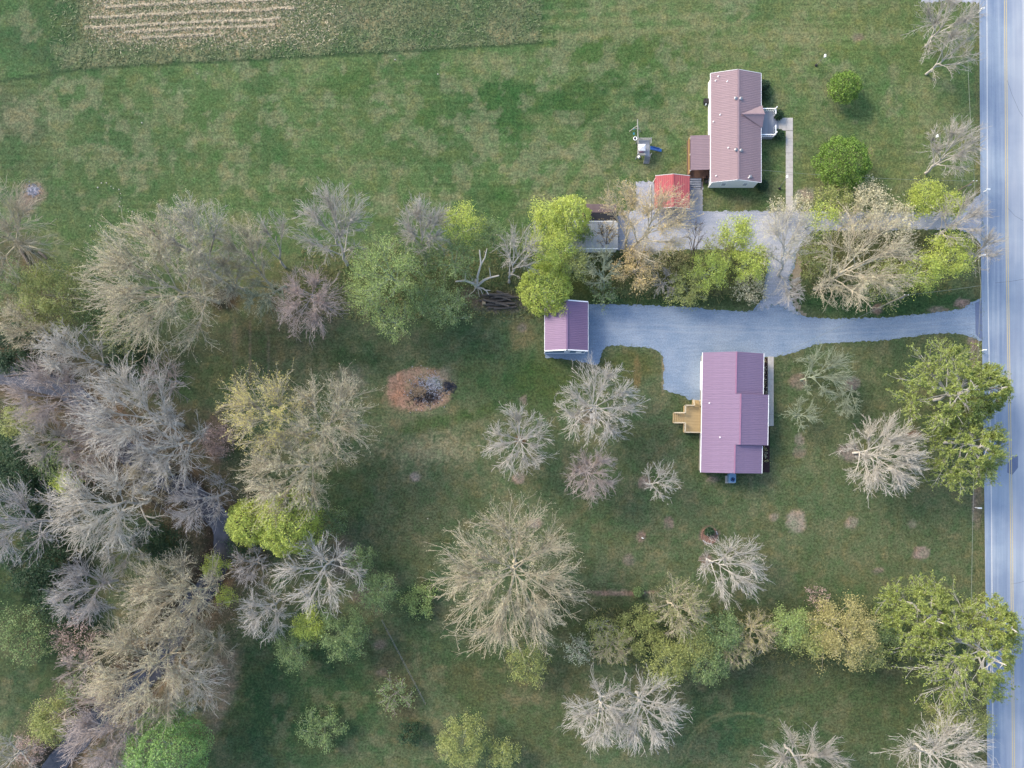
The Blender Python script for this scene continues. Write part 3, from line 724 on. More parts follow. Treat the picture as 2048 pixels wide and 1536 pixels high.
# ---- plum roofed house (south)
ox, oy = 39.2, 7.0
hS = empty('house', (ox, oy, 0), 'house with a long plum metal roof, a higher middle section and a new timber deck', 'house', rz=rad(-.95))
xw, xe, xm = 33.75-ox, 44.4-ox, 45.2-ox
yn, ys = 17.5-oy, -3.6-oy
m1, m0 = 10.2-oy, 1.35-oy
ze, zr, xr_, zm, xrm = 2.9, 4.6, 39.08-ox, 4.83, 39.85-ox
BRICKW = surf('tan_siding', A(190,186,178), .7, .08, 2, 0)
gable_walls(hS, xw+.42, xe-.4, ys+.3, yn-.3, ze, xr_, zr-.12, BRICKW)
MB().box(xe-.4, xm-.3, m0+.3, m1-.3, 0, 2.85).build('wall', BRICKW, hS)
roof_slope(hS, (xw,ys,ze), (xw,m0,ze), (xr_,ys,zr), PURPR); roof_slope(hS, (xw,m1,ze), (xw,yn,ze), (xr_,m1,zr), PURPR)
roof_slope(hS, (xw,m0,ze), (xw,m1,ze), (xrm,m0,zm), PURPR)
zee = zr-(xe-xr_)*.32
roof_slope(hS, (xe,m0,zee), (xe,ys,zee), (xr_,m0,zr), PURPR); roof_slope(hS, (xe,yn,zee), (xe,m1,zee), (xr_,yn,zr), PURPR)
zme = zm-(xm-xrm)*.29
roof_slope(hS, (xm,m1,zme), (xm,m0,zme), (xrm,m1,zm), PURPR)
for yy in (m0, m1): MB().face((xr_,yy,zr-.1),(xe,yy,zee-.1),(xm-.02,yy,zme-.12),(xm-.02,yy,zme+.0),(xrm,yy,zm),(xr_,yy,zr+.02)).build('step_flashing', PURPR, hS)
RIDGEM = surf('ridge_metal', A(190,138,164), .4, .06, 1, 0, spec=.5)
for a, c_, xx, zz in ((ys,m0-.04,xr_,zr),(m1+.04,yn,xr_,zr),(m0,m1,xrm,zm)): MB().bar((xx,a,zz+.03),(xx,c_,zz+.03), .24, .04).build('ridge_cap', RIDGEM, hS)
MB().box(xw-.12, xw-.02, ys, yn, ze-.14, ze-.02).build('gutter', WHITE, hS)
for a, c_, xx, zz in ((ys,m0-.1,xe,zee),(m1+.1,yn,xe,zee),(m0,m1,xm,zme)): MB().box(xx+.02, xx+.12, a, c_, zz-.13, zz-.01).build('gutter', WHITE, hS)
for px, py, kd in ((1420.5,806.5,'pipe'),(1441,875,'pipe')):
    X, Y = W(px, py, 3.9); lx = X-ox; vent(hS, lx, Y-oy, zr-(zr-ze)*abs(lx-xr_)/(xr_-xw), kd)
for yy in (8.4, 3.8): window(hS, (xe-.4, yy, 1.6), 1.0, 1.2, 'E')
for yy in (-1.5, 0.5): window(hS, (xm-.3, yy-2, 1.6), 1.0, 1.2, 'E')
window(hS, (-1.5, ys+.3, 1.6), .9, 1.1, 'S'); window(hS, (2.5, ys+.3, 1.6), .9, 1.1, 'S'); window(hS, (xw+.42, -8.0, 1.6), .9, 1.1, 'W')
MB().box(xw-.28, xw+.42, W(0,781.5)[1]*.98-oy, W(0,724)[1]*.98-oy, 2.45, 2.62).build('garage_door_canopy', WHITE, hS)
MB().box(xw+.34, xw+.42, W(0,780)[1]-oy, W(0,726)[1]-oy, .1, 2.4).build('garage_door', WHITE, hS)
# timber deck, its two flights of steps
def dk(px0, px1, py0, py1, z): a, b1_ = W(px0, py0, z); c_, d_ = W(px1, py1, z); return a-ox, c_-ox, d_-oy, b1_-oy
X0, X1, Y0, Y1 = dk(1368.5, 1407, 812.5, 866, .8); X1 = xw+.40
nb = int((X1-X0)/.15); me_ = MB().box(0, .118, Y0, Y1, .74, .8).mesh('deck_board')
for i in range(nb): o = link('deck_board', me_, hS, TANW); o.location = (X0+i*(X1-X0)/nb, 0, 0)
MB().box(X0+.03, X1-.02, Y0+.03, Y1-.03, 0, .73).build('deck_frame', TANW, hS)
A0, A1, B0, B1 = dk(1347, 1368, 827.5, 847.5, .5)
for k in range(6): w_ = (A1-A0)/6; MB().box(A0+k*w_, A0+(k+1)*w_-.07, B0, B1, 0, .12+.1*k).build('step', TANW, hS)
C0, C1, D0, D1 = dk(1385, 1398.5, 801, 812.5, .5)
for k in range(4): w_ = (D1-D0)/4; MB().box(C0, C1, D1-(k+1)*w_+.02, D1-k*w_, 0, .15+.15*k).build('step', TANW, hS)
mb = MB(); LUMB = surf('pale_rail_cap', A(235,218,184), .7, .08, 4, 0)
def rl(pts, z=1.7, zl=None):
    for (p, q) in zip(pts[:-1], pts[1:]):
        z0 = p[2] if len(p) > 2 else z; z1 = q[2] if len(q) > 2 else z
        mb.bar((p[0],p[1],z0),(q[0],q[1],z1), .2, .05); mb.bar((p[0],p[1],z0-.75),(q[0],q[1],z1-.75), .05, .08)
        L_ = math.hypot(q[0]-p[0], q[1]-p[1]); k = max(1, int(L_/.3))
        for i in range(k+1): t = i/k; mb.bar((p[0]+(q[0]-p[0])*t, p[1]+(q[1]-p[1])*t, z0+(z1-z0)*t-.9), (p[0]+(q[0]-p[0])*t, p[1]+(q[1]-p[1])*t, z0+(z1-z0)*t), .04 if i % 4 else .09)
rl([(X1,Y0),(X0,Y0),(X0,B0)]); rl([(X0,B0),(A0,B0,1.1)]); rl([(X0,B1),(A0,B1,1.1)]); rl([(X0,B1),(X0,Y1),(C0,Y1)]); rl([(C0,Y1),(C0,D1,1.2)]); rl([(C1,Y1),(C1,D1,1.2)]); rl([(C1,Y1),(X1,Y1)])
mb.build('deck_railing', LUMB, hS)
# mulch beds with small plants, air conditioner
def bed(px0, px1, py0, py1, name='flower_bed', label=''):
    X0, Y1 = W(px0, py0); X1, Y0 = W(px1, py1); o = MB().box(X0, X1, Y0, Y1, 0, .1).build(name, MULCH); return tag(o, kind='structure')
bed(1521, 1534.5, 716, 795, 'mulch_bed'); bed(1524, 1539, 853, 945, 'mulch_bed')

ac = empty('air_conditioner', world_px(1461.5, 957), 'pale blue air conditioner with dark fan at the south end of the plum roofed house', 'air conditioner')
ACM = surf('ac_cabinet', A(150,190,222), .5, .08, 4, 0)
MB().box(-1.0,.72,-.85,.5,0,.08).build('pad', CONC, ac); MB().box(-.62,.62,-.7,.85,.08,.95).build('cabinet', ACM, ac)
MB().tube([(.05,-.15,.95),(.05,-.15,.99)], .42, 18).build('grille', surf('grille_blue', A(60,110,170), .4, .1, 5, 0), ac)
mb = MB()
for k in range(4): a = k*math.pi/2+.4; mb.bar((.05,-.15,1.0),(.05+.36*math.cos(a),-.15+.36*math.sin(a),1.0), .14, .015)
mb.build('fan_blade', RUBBER, ac); MB().box(-.45,.45,.86,1.35,.1,.9).build('duct', ACM, ac)

# ---- pale trailer and low shed under the trees
X0, Y1 = W(1131, 443, 3); X1, Y0 = W(1236, 497, 3); cx_, cy_ = (X0+X1)/2, (Y0+Y1)/2; dx, dy = (X1-X0)/2, (Y1-Y0)/2
tr = empty('mobile_home', (cx_, cy_, 0), 'pale flat roofed mobile home half hidden under branches beside the grey gravel drive', 'mobile home')
MB().box(-dx+.1, dx-.1, -dy+.1, dy-.1, .4, 2.9).build('wall', SIDING, tr)
n_p = 10; me_ = MB().box(0, 2*dx/n_p-.02, -dy, dy, 2.9, 3.0).mesh('roof_panel')
for i in range(n_p): o = link('roof_panel', me_, tr, GREYROOF); o.location = (-dx+2*dx*i/n_p, 0, 0.004*(i % 2))
for yy in (-dy-.03, dy+.03): MB().box(-dx, dx, yy-.06, yy+.06, 2.86, 3.06).build('roof_trim', WHITE, tr)
window(tr, (-2.5, -dy+.1, 1.8), 1.0, .8, 'S'); window(tr, (1.5, -dy+.1, 1.8), 1.0, .8, 'S'); MB().box(-.5,.3,-dy+.04,-dy+.1,.5,2.5).build('door', WHITE, tr)
X0, Y1 = W(1167, 408, 2.4); X1, Y0 = W(1233, 442, 2.4); cx_, cy_ = (X0+X1)/2, (Y0+Y1)/2; dx, dy = (X1-X0)/2, (Y1-Y0)/2
sd_ = empty('low_shed', (cx_, cy_, 0), 'low shed with half brown, half black roof just north of the mobile home', 'shed')
MB().box(-dx+.1, dx-.1, -dy+.1, dy-.1, 0, 2.1).build('wall', BROWNW, sd_)
me_ = MB().box(-dx, dx, 0, dy/6-.03, 2.35, 2.42).mesh('roof_board')
for i in range(6): o = link('roof_board', me_, sd_, surf('brown_roofing', A(138,118,118), .7, .15, 2, 0) if i == 0 else bpy.data.materials['brown_roofing']); o.location = (0, .02+i*dy/6, 0.005*(i % 2))
mb = MB(); mb.v = [(-dx,-dy,2.1),(dx,-dy,2.1),(dx,0,2.36),(-dx,0,2.36),(-dx,-dy,2.04),(dx,-dy,2.04),(dx,0,2.3),(-dx,0,2.3)]; mb.f = [(0,1,2,3),(7,6,5,4),(0,4,5,1),(1,5,6,2),(3,2,6,7),(0,3,7,4)]
mb.build('tar_roof', surf('black_roofing', A(48,50,58), .7, .2, 2, 0), sd_)

# ---- play set
px0, py0 = 1287, 300
ps = empty('play_set', world_px(px0, py0), 'grey timber play set with a climbing platform, swing beam and bright blue slide', 'play set')
bx, by = W(px0, py0)
def L(px, py, z): x, y = W(px, py, z); return (x-bx, y-by, z)
zt = 1.5
a = L(1275, 280, zt); c_ = L(1301, 311, zt)
me_ = MB().box(0, .14, c_[1], a[1], zt-.05, zt).mesh('platform_board')
nb = int((c_[0]-a[0])/.155)
for i in range(nb): o = link('platform_board', me_, ps, GREYW); o.location = (a[0]+i*.155, 0, 0)
for xx in (a[0], c_[0]):
    for yy in (a[1], c_[1]): MB().box(xx-.06, xx+.06, yy-.06, yy+.06, 0, 2.35).build('post', GREYW, ps)
mb = MB(); xq = L(1290, 0, zt)[0]
for p, q in (((a[0],a[1]),(c_[0],a[1])),((a[0],a[1]),(a[0],c_[1])),((c_[0],a[1]),(c_[0],.3)),((a[0],c_[1]),(xq,c_[1]))):
    for z in (2.25, 1.95, 1.7): mb.bar((*p,z),(*q,z), .09, .05)
mb.build('guard_rail', surf('silver_lumber', A(192,190,180), .8, .12, 4, 0), ps)
# stair ladder
st = [L(1290, 311, zt), L(1301, 311, zt)]; y_bot = L(0, 327, 0.1)[1]
for k in range(6): t = (k+.5)/6; z = zt*(1-t); y = c_[1]+(y_bot-c_[1])*t; MB().box(xq+.05, c_[0]-.03, y-.09, y+.09, z, z+.05).build('tread', GREYW, ps)
for xx in (xq, c_[0]): MB().bar((xx,c_[1],zt+.1),(xx,y_bot,.1), .06, .18).build('stringer', bpy.data.materials['silver_lumber'], ps)
# slide
sl = MB(); p0 = Vector((c_[0], L(0,296,zt)[1], zt)); p1 = Vector(L(1319, 300, .25))
for w0, h in ((-.26, .18), (.26, .18)):
    off = Vector((0, w0, 0)); sl.bar(p0+off+Vector((0,0,.08)), p1+off+Vector((0,0,.08)), .06, h)
sl.bar(p0, p1, .5, .04); sl.bar(p1, p1+Vector((.35,-.05,-.03)), .5, .04); sl.build('slide', BLUEP, ps)
# swing beam with A frame and swings
zb = 2.3; b0_ = L(1276, 279, zb); b1_ = L(1275, 239, zb); SL = bpy.data.materials['silver_lumber']
MB().bar(b0_, b1_, .12, .16).build('swing_beam', SL, ps)
yy = L(0, 251, zb)[1]
for s in (-1, 1): MB().bar((b1_[0], yy, zb), (b1_[0]+s*1.0, yy-.05*s, 0), .1).build('swing_leg', SL, ps)
MB().bar((b1_[0]-.5, yy, 1.15), (b1_[0]+.5, yy, 1.15), .08).build('cross_brace', SL, ps)
TEAL = surf('teal_plastic', A(70,160,180), .4, .1, 3, 0)
for yp in (257, 267):
    ys_ = L(0, yp, .6)[1]
    sw = MB().box(b1_[0]-.45, b1_[0]-.2, ys_-.2, ys_+.2, .5, .55).build('swing_seat', TEAL, ps)
    mb = MB(); mb.tube([(b1_[0],ys_-.2,zb),(b1_[0]-.33,ys_-.2,.55)], .012, 4); mb.tube([(b1_[0],ys_+.2,zb),(b1_[0]-.33,ys_+.2,.55)], .012, 4); mb.build('chain', STEEL, sw)
# tyre swing (round)
tc = L(1270.5, 277, .6); ring = []
mb = MB(); ring = [(tc[0]+.3*math.cos(t), tc[1]+.3*math.sin(t), .6) for t in np.linspace(0, 2*math.pi, 17)]
mb.tube(ring, .07, 6); mb.build('round_swing', WHITE, ps); mb = MB(); mb.tube([(tc[0],tc[1],.56),(tc[0],tc[1],.6)], .25, 14); mb.build('swing_mat', RUBBER, ps)
# canopy tent on the platform
cx_, cy_, _ = L(1284, 296, 2.2)
can = MB(); can.v = [(cx_-.6,cy_-.5,2.3),(cx_+.6,cy_-.5,2.3),(cx_+.6,cy_+.65,2.3),(cx_-.6,cy_+.65,2.3),(cx_-.15,cy_+.05,2.62),(cx_+.2,cy_+.05,2.62)]
can.f = [(0,1,5,4),(1,2,5),(2,3,4,5),(3,0,4)]; can.build('canopy', surf('white_canvas', (.72,.70,.68), .8, .08, 2, 0), ps)
MB().box(cx_-.4, cx_+.4, cy_-.62, cy_-.4, zt, 1.9).build('bench', surf('pink_plastic', A(196,160,176), .5, .1, 3, 0), ps)
g = empty('play_ball', world_px(1278, 314, .2), 'white ball lying by the southwest post of the play set', 'ball')
import bmesh
bm = bmesh.new(); bmesh.ops.create_icosphere(bm, subdivisions=3, radius=.26); me_ = bpy.data.meshes.new('ball'); bm.to_mesh(me_); bm.free(); link('ball', me_, g, WHITE)

# ---- utility poles, mailboxes, garden poles
POLEM = surf('pole_wood', A(176,166,140), .85, .2, 3, .01)
def pole(bpx, tpx, label, h):
    bx, by = W(*bpx); tx, ty = W(*tpx, h)
    p = empty('utility_pole', (bx, by, 0), label, 'utility pole', 'utility poles along the road')
    dx, dy = tx-bx, ty-by
    MB().tube([(0,0,-.2),(dx*.5,dy*.5,h*.5),(dx,dy,h)], .17, 10, .11).build('shaft', POLEM, p)
    MB().box(dx-.12, dx+.12, dy-.3, dy-.12, h-1.6, h-.9).build('transformer', STEEL, p)
    for k in (-1, 1): MB().tube([(dx+.3*k,dy,h+.02),(dx+.3*k,dy,h+.2)], .05, 8).build('insulator', WHITE, p)
    MB().bar((dx-.45,dy,h),(dx+.45,dy,h), .09, .1).build('crossarm', POLEM, p)
    return (tx, ty, h)
p1 = pole((1898,392), (1949,362), 'tall pole at the mouth of the north grey gravel drive', 8.3)
p2 = pole((1756,616), (1812,590), 'pole rising from a bare red dirt spot beside the blue gravel drive', 8.3)
WIREM = surf('wire', A(150,160,150), .5, .05, 3, 0)
def wire(a, b, sag, label, r=.022):
    a, b = Vector(a), Vector(b); pts = [a.lerp(b, t)-Vector((0,0,sag*4*t*(1-t))) for t in np.linspace(0, 1, 14)]
    o = MB().tube(pts, r, 4).build('overhead_wire', WIREM); return tag(o, label, 'wire', 'overhead wires')
wire(p2, (*W(1962, 571, 8.5), 8.5), .5, 'overhead wire running from the drive side pole out to the road')
wire(p2, (*W(1548, 716, 3.2), 3.2), .7, 'overhead wire sloping from the drive side pole down to the plum roofed house')
wire(p1, (*W(1933, -60, 8.6), 8.6), .5, 'overhead wire running up the verge from the tall pole')
wire(p1, (*W(1962, 571, 8.5), 8.5), .3, 'overhead wire running down the verge between the two drives')
wire((*W(1962, 571, 8.5), 8.5), (*W(1942, 1600, 8.5), 8.5), .9, 'long overhead wire above the verge past the southern pines')
wire(p1, (*W(1523, 340, 3.2), 3.2), .9, 'overhead wire sloping from the tall pole to the white house')
def mailbox(px, py, label):
    x, y = W(px, py); m_ = empty('mailbox', (x, y, 0), label, 'mailbox', 'mailboxes along the road')
    MB().box(-.06,.06,-.06,.06,0,1.1).build('post', WHITE, m_)
    mb = MB(); prof = [(-.12,1.1),(.12,1.1)]+[(.12*math.cos(t),1.28+.12*math.sin(t)) for t in np.linspace(0, math.pi, 7)]
    k = len(prof); mb.v = [(-.3,a,b) for a, b in prof]+[(.3,a,b) for a, b in prof]
    mb.f = [tuple(range(k))[::-1], tuple(range(k, 2*k))]+[(i,(i+1) % k,k+(i+1) % k,k+i) for i in range(k)]
    mb.build('box', WHITE, m_)
mailbox(1956, 26, 'white mailbox nearest the top edge beside the far driveway'); mailbox(1967, 384, 'white mailbox at the mouth of the north grey gravel drive')
mailbox(1960, 702, 'white mailbox just south of the blue gravel drive mouth'); mailbox(1950, 1015, 'white mailbox on the dirt verge below the big roadside pine'); mailbox(1958, 514, 'white mailbox on the verge between the two drives')
def garden_pole(b, t, h, label):
    bx, by = W(*b); tx, ty = W(*t, h); dx, dy = tx-bx, ty-by
    g = empty('birdhouse_pole', (bx, by, 0), label, 'birdhouse pole')
    MB().tube([(0,0,0),(dx,dy,h)], .04, 6).build('pole', STEEL, g)
    MB().box(dx-.11, dx+.11, dy-.2, dy+.2, h, h+.3).build('house_box', WHITE, g); MB().box(dx-.14, dx+.14, dy-.24, dy+.24, h+.3, h+.33).build('box_roof', WHITE, g)
    MB().tube([(0,0,0),(0,0,.25)], .25, 10, .18).build('base_weight', DARK, g)
garden_pole((1632,131), (1649,113), 3.2, 'slim birdhouse pole with a white box on the north lawn above the small lime tree')
garden_pole((1559,377), (1573,354), 3.4, 'slim birdhouse pole with a white box beside the concrete front walk')
garden_pole((1866,279), (1873,273), 1.8, 'short birdhouse pole beside the bare roadside tree')

# ---- ring bed, stake, slab, stones
g = empty('ring_bed', world_px(1418.5, 1071), 'round flower bed edged with small stones around a little evergreen', 'flower bed')
MB().tube([(0,0,0),(0,0,.08)], 1.35, 22, 1.3).build('soil', surf('red_soil', A(158,124,108), .95, .3, 5, .03), g)
BRK = [surf('edging_brick', A(176,136,118), .85, .2, 4, .01), surf('edging_stone_white', A(222,218,214), .8, .1, 4, .01)]
for k in range(26):
    a = k*2*math.pi/26; o = MB().box(-.13,.13,-.08,.08,0,.16).build('stone', BRK[1] if 15 < k < 21 or 0 < k < 3 else BRK[0], g)
    o.location = (1.42*math.cos(a), 1.42*math.sin(a), 0); o.rotation_euler = (0, 0, a+math.pi/2)
g = empty('marker_stake', world_px(1283.5, 1075), 'white stake standing in a round dirt spot on the south lawn', 'stake'); MB().bar((0,0,0),(0,.0,1.1), .09).build('stake', WHITE, g); MB().bar((-.18,0,1.0),(.18,0,1.0), .07).build('cap', WHITE, g)
o = MB().box(-.42,.42,-.48,.48,0,.12).build('concrete_slab', CONC); o.location = world_px(1184, 832); o.rotation_euler = (0, 0, .08); tag(o, 'square pale concrete slab lying under the silvery bare tree', 'slab')
rs = random.Random(5); me_ = None
STONE = surf('pale_stone', A(216,212,196), .85, .12, 4, .02)
def stone(px, py, s, label, group):
    bm = bmesh.new(); bmesh.ops.create_icosphere(bm, subdivisions=1, radius=s)
    for v in bm.verts: v.co *= rs.uniform(.75, 1.2); v.co.z *= .6
    me_ = bpy.data.meshes.new('stone'); bm.to_mesh(me_); bm.free(); o = link('stone', me_, None, STONE); o.location = (*W(px, py), s*.2); o.rotation_euler = (0, 0, rs.random()*6); return tag(o, label, 'stone', group)
for (a, b) in ((203,366),(213,366),(222,373),(227,377),(238,379),(241,387),(242,396),(240,403),(239,413),(196,375),(257,423),(265,423)): stone(a, b, rs.uniform(.08,.16), 'pale stone in the loose arc of stones on the left lawn', 'stones in the loose arc on the left lawn')
for (a, b) in ((876,148),(790,119),(876,148),(395,146),(180,452),(1252,362),(284,246),(855,1038),(1290,1186),(1335,1008)):
    stone(a+rs.uniform(-1,1), b+rs.uniform(-1,1), rs.uniform(.09,.15), 'small pale stone lying loose on the open grass', 'loose stones scattered on the lawns')

# wire fence
fp = [W(765+ (852-765)*t, 1238+(1405-1238)*t) for t in np.linspace(0, 1, 9)]
fe = empty('wire_fence', (fp[0][0], fp[0][1], 0), 'thin wire fence on slim posts crossing the lower lawn diagonally', 'fence')
for x, y in fp: MB().tube([(x-fp[0][0], y-fp[0][1], 0), (x-fp[0][0], y-fp[0][1], 1.2)], .04, 6).build('fence_post', POLEM, fe)
for z in (.4, .75, 1.1): MB().tube([(x-fp[0][0], y-fp[0][1], z) for x, y in fp], .012, 4).build('wire', STEEL, fe)

# ---------------------------------------------------------------- logs, snag, burn heap
LOGM = bark_mat('log_bark', A(120,110,100)); CUT = surf('cut_wood', A(215,190,150), .8, .1, 8, 0); PALEWOOD = bark_mat('dead_wood', A(225,215,198), .7)
rl_ = random.Random(11)
gp = 'logs in the heap by the dead tree'
for i in range(26):
    px = 985+rl_.uniform(-6, 30); py = 590+rl_.uniform(0, 26); ln = rl_.uniform(2.5, 5.2); r_ = rl_.uniform(.11, .24); a = rl_.gauss(0, .12); z = .2+rl_.choice([0,0,.32,.6])
    o = MB().tube([(-ln/2,0,0),(0,rl_.uniform(-.1,.1),.03),(ln/2,0,0)], r_, 8, r_*.8).build('log', LOGM); o.location = (*W(px, py), z+.05); o.rotation_euler = (0, rl_.uniform(-.04,.04), a)
    tag(o, 'dark cut log in the heap between the dead tree and the garage', 'log', gp)
o = MB().tube([(-.3,0,0),(.3,0,0)], .36, 12).build('stump_round', CUT); o.location = (*W(968, 606), .3); tag(o, 'pale fresh cut round of wood at the left end of the log heap', 'log')
for (a, b, r_, lab) in (((80,692),(113,645),.24,'long pale fallen trunk lying at the creek bank on the left'),((0,752),(60,744),.12,'dark thin log lying across the creek at the left edge'),((0,745),(45,738),.09,'thinner dark log just above the other across the creek at the left edge'),((55,665),(72,645),.14,'short dark leaning log left of the long pale fallen trunk'),
                    ((42,500),(70,545),.28,'thick dark rotten log under the bare tree at the left edge'),((80,505),(98,520),.24,'short dark rotten log at the lawn edge under the bare tree'),((372,1398),(400,1370),.12,'slim grey stick leaning near the bright green tree'),((155,790),(190,812),.12,'dark log lying in the creek below the forked bare tree')):
    pa, pb = W(*a), W(*b); za = gz(*pa)+.3; zb_ = gz(*pb)+.5
    o = MB().tube([(0,0,za), ((pb[0]-pa[0])*.5+.15,(pb[1]-pa[1])*.5,(za+zb_)/2+.12), (pb[0]-pa[0],pb[1]-pa[1],zb_)], r_, 8, r_*.7).build('fallen_log', PALEWOOD if 'pale' in lab and 'dark' not in lab else LOGM); o.location = (*pa, 0); tag(o, lab, 'log')

def sticks(name, px, py, rx, ry, n, ln, r_, mat, label, cat, seed, z=.35):
    rng = np.random.default_rng(seed); P = []; 
    x, y = W(px, py)
    q = rng.normal(size=(n, 2))*np.array([rx*S, ry*S])*.5; hz_ = z*np.exp(-(q[:,0]/(rx*S))**2*2-(q[:,1]/(ry*S))**2*2)
    a = rng.uniform(0, math.pi, n); l = rng.uniform(.4, 1, n)*ln; d = np.stack([np.cos(a)*l/2, np.sin(a)*l/2, rng.normal(0, .25, n)*l/2], 1)
    c_ = np.stack([q[:,0], q[:,1], hz_*rng.uniform(.3,1,n)+.03], 1); PP = np.stack([c_-d, c_+d], 1); PP[..., 2] = np.maximum(PP[..., 2], .01)
    V, Fq = tubes(PP, np.full((n, 2), r_)*rng.uniform(.5, 1.3, (n, 1)), 4); o = link(name, np_mesh(name, V, Fq), None, mat); o.location = (x, y, 0); return tag(o, label, cat)

def tubes(P, R, s):
    n, k, _ = P.shape
    T = np.gradient(P, axis=1); T /= np.linalg.norm(T, axis=2, keepdims=True)+1e-9
    ref = np.where(np.abs(T[..., 2:3]) < .9, np.array([0,0,1.]), np.array([1.,0,0]))
    U = np.cross(T, ref); U /= np.linalg.norm(U, axis=2, keepdims=True)+1e-9; V = np.cross(T, U)
    a = np.arange(s)*2*np.pi/s
    ring = P[:, :, None, :]+R[:, :, None, None]*(np.cos(a)[None,None,:,None]*U[:, :, None, :]+np.sin(a)[None,None,:,None]*V[:, :, None, :])
    verts = ring.reshape(-1, 3)
    base = (np.arange(n)*k*s)[:, None, None]; i = (np.arange(k-1)*s)[None, :, None]; j = np.arange(s)[None, None, :]; j2 = (j+1) % s
    F = np.stack([base+i+j, base+i+j2, base+i+s+j2, base+i+s+j], -1).reshape(-1, 4)
    return verts, F
STICK = surf('weathered_sticks', A(190,168,140), .9, .25, 8, 0); CHAR = surf('charred_sticks', A(48,44,46), .9, .3, 8, 0); ASHM = surf('ash_grey', A(196,200,212), .95, .15, 6, 0)
tag(sticks('burn_heap', 842, 782, 22, 16, 170, .8, .035, STICK, 'heap of broken sticks and rubble in the middle of the burnt dirt patch', 'stick heap', 1, .5), kind='stuff')
tag(sticks('charred_sticks', 850, 790, 36, 22, 260, .6, .035, CHAR, 'charred black sticks along the lower side of the burn heap', 'charred wood', 2, .4), kind='stuff')
tag(sticks('ash_flakes', 856, 778, 32, 28, 520, .32, .045, ASHM, 'pale ash and flakes on the right of the burn heap', 'ash', 3, .25), kind='stuff')
tag(sticks('wire_scrap', 898, 773, 13, 11, 110, .9, .035, surf('dark_scrap', A(50,58,78), .6, .3, 6, 0), 'tangle of dark scrap right of the burn heap', 'scrap heap', 4, .5), kind='stuff')
tag(sticks('ash_spot', 66, 381, 15, 13, 100, .3, .05, ASHM, 'small pale ash heap on the lawn at the left edge', 'ash', 5, .2), kind='stuff')

# ---------------------------------------------------------------- trees
def norm(v): return v/(np.linalg.norm(v, axis=-1, keepdims=True)+1e-9)
def sample(P, R, t):
    """points, tangents, radii at parameters t (n,m) along polylines P (n,k,3)"""
    n, k, _ = P.shape; f = t*(k-1); i = np.clip(f.astype(int), 0, k-2); w_ = f-i; ii = np.arange(n)[:, None]
    a = P[ii, i]; b = P[ii, i+1]; ra = R[ii, i]; rb = R[ii, i+1]
    return a+(b-a)*w_[..., None], norm(b-a), ra+(rb-ra)*w_
def children(P, R, m, ratio, seg, rng, spread=.75, up=.2, wig=.12, t0=.25, rscale=.6, tipr=.3, outward=None):
    n = len(P); L_ = np.linalg.norm(np.diff(P, axis=1), axis=2).sum(1)
    t = t0+(1-t0)*((np.arange(m)[None, :]+rng.random((n, m)))/m); t = np.minimum(t, .999)
    pos, tan, r = sample(P, R, t)
    pr = norm(rng.normal(size=(n, m, 3))); pr = norm(pr-tan*(pr*tan).sum(-1, keepdims=True))
    d = tan+pr*spread*rng.uniform(.6, 1.3, (n, m, 1))+np.array([0,0,up])
    if outward is not None: o = norm((pos-outward)*np.array([1,1,.4])); d = d+o*.28
    d = norm(d)
    ln = L_[:, None]*ratio*(1.15-.6*t)*rng.uniform(.7, 1.25, (n, m))
    pos = pos.reshape(-1, 3); d = d.reshape(-1, 3); ln = ln.reshape(-1); r = r.reshape(-1)*rscale*rng.uniform(.8, 1.1, n*m)
    pts = [pos]; cur = pos; dd = d
    for s_ in range(seg):
        dd = norm(dd+rng.normal(0, wig, dd.shape)+np.array([0,0,.05])); cur = cur+dd*(ln/seg)[:, None]; pts.append(cur)
    P2 = np.stack(pts, 1); fr = np.linspace(1, tipr, seg+1)[None, :]
    return P2, r[:, None]*fr

def spikes(P, R):
    """tapering three sided twig ends"""
    a, b = P[:, 0], P[:, -1]; t = norm(b-a); u = norm(np.cross(t, np.array([.31, .2, .93]))); v = np.cross(t, u); r = R[:, :1]*1.15
    V = np.stack([a+u*r, a-u*r*.5+v*r*.87, a-u*r*.5-v*r*.87, b], 1).reshape(-1, 3); k = (np.arange(len(P))*4)[:, None]
    return V, np.concatenate([k+np.array([[0, 1, 3]]), k+np.array([[1, 2, 3]]), k+np.array([[2, 0, 3]])])
def leaves(C, Nn, size, rng, asp=.62, upb=.9, orient=None):
    """rhombic leaves at points C"""
    k = len(C); nrm = rng.normal(size=(k, 3)); nrm[:, 2] = np.abs(nrm[:, 2])+upb; nrm = norm(nrm)
    u = norm(np.cross(nrm, rng.normal(size=(k, 3)))) if orient is None else norm(orient)
    v = norm(np.cross(nrm, u)); s = size*rng.uniform(.6, 1.35, (k, 1))
    s = s*1.3
    V = np.stack([C-u*s, C-v*s*asp+nrm*s*.15, C+u*s*.5+v*s*asp], 1).reshape(-1, 3)
    return V, np.arange(3*k).reshape(k, 3)

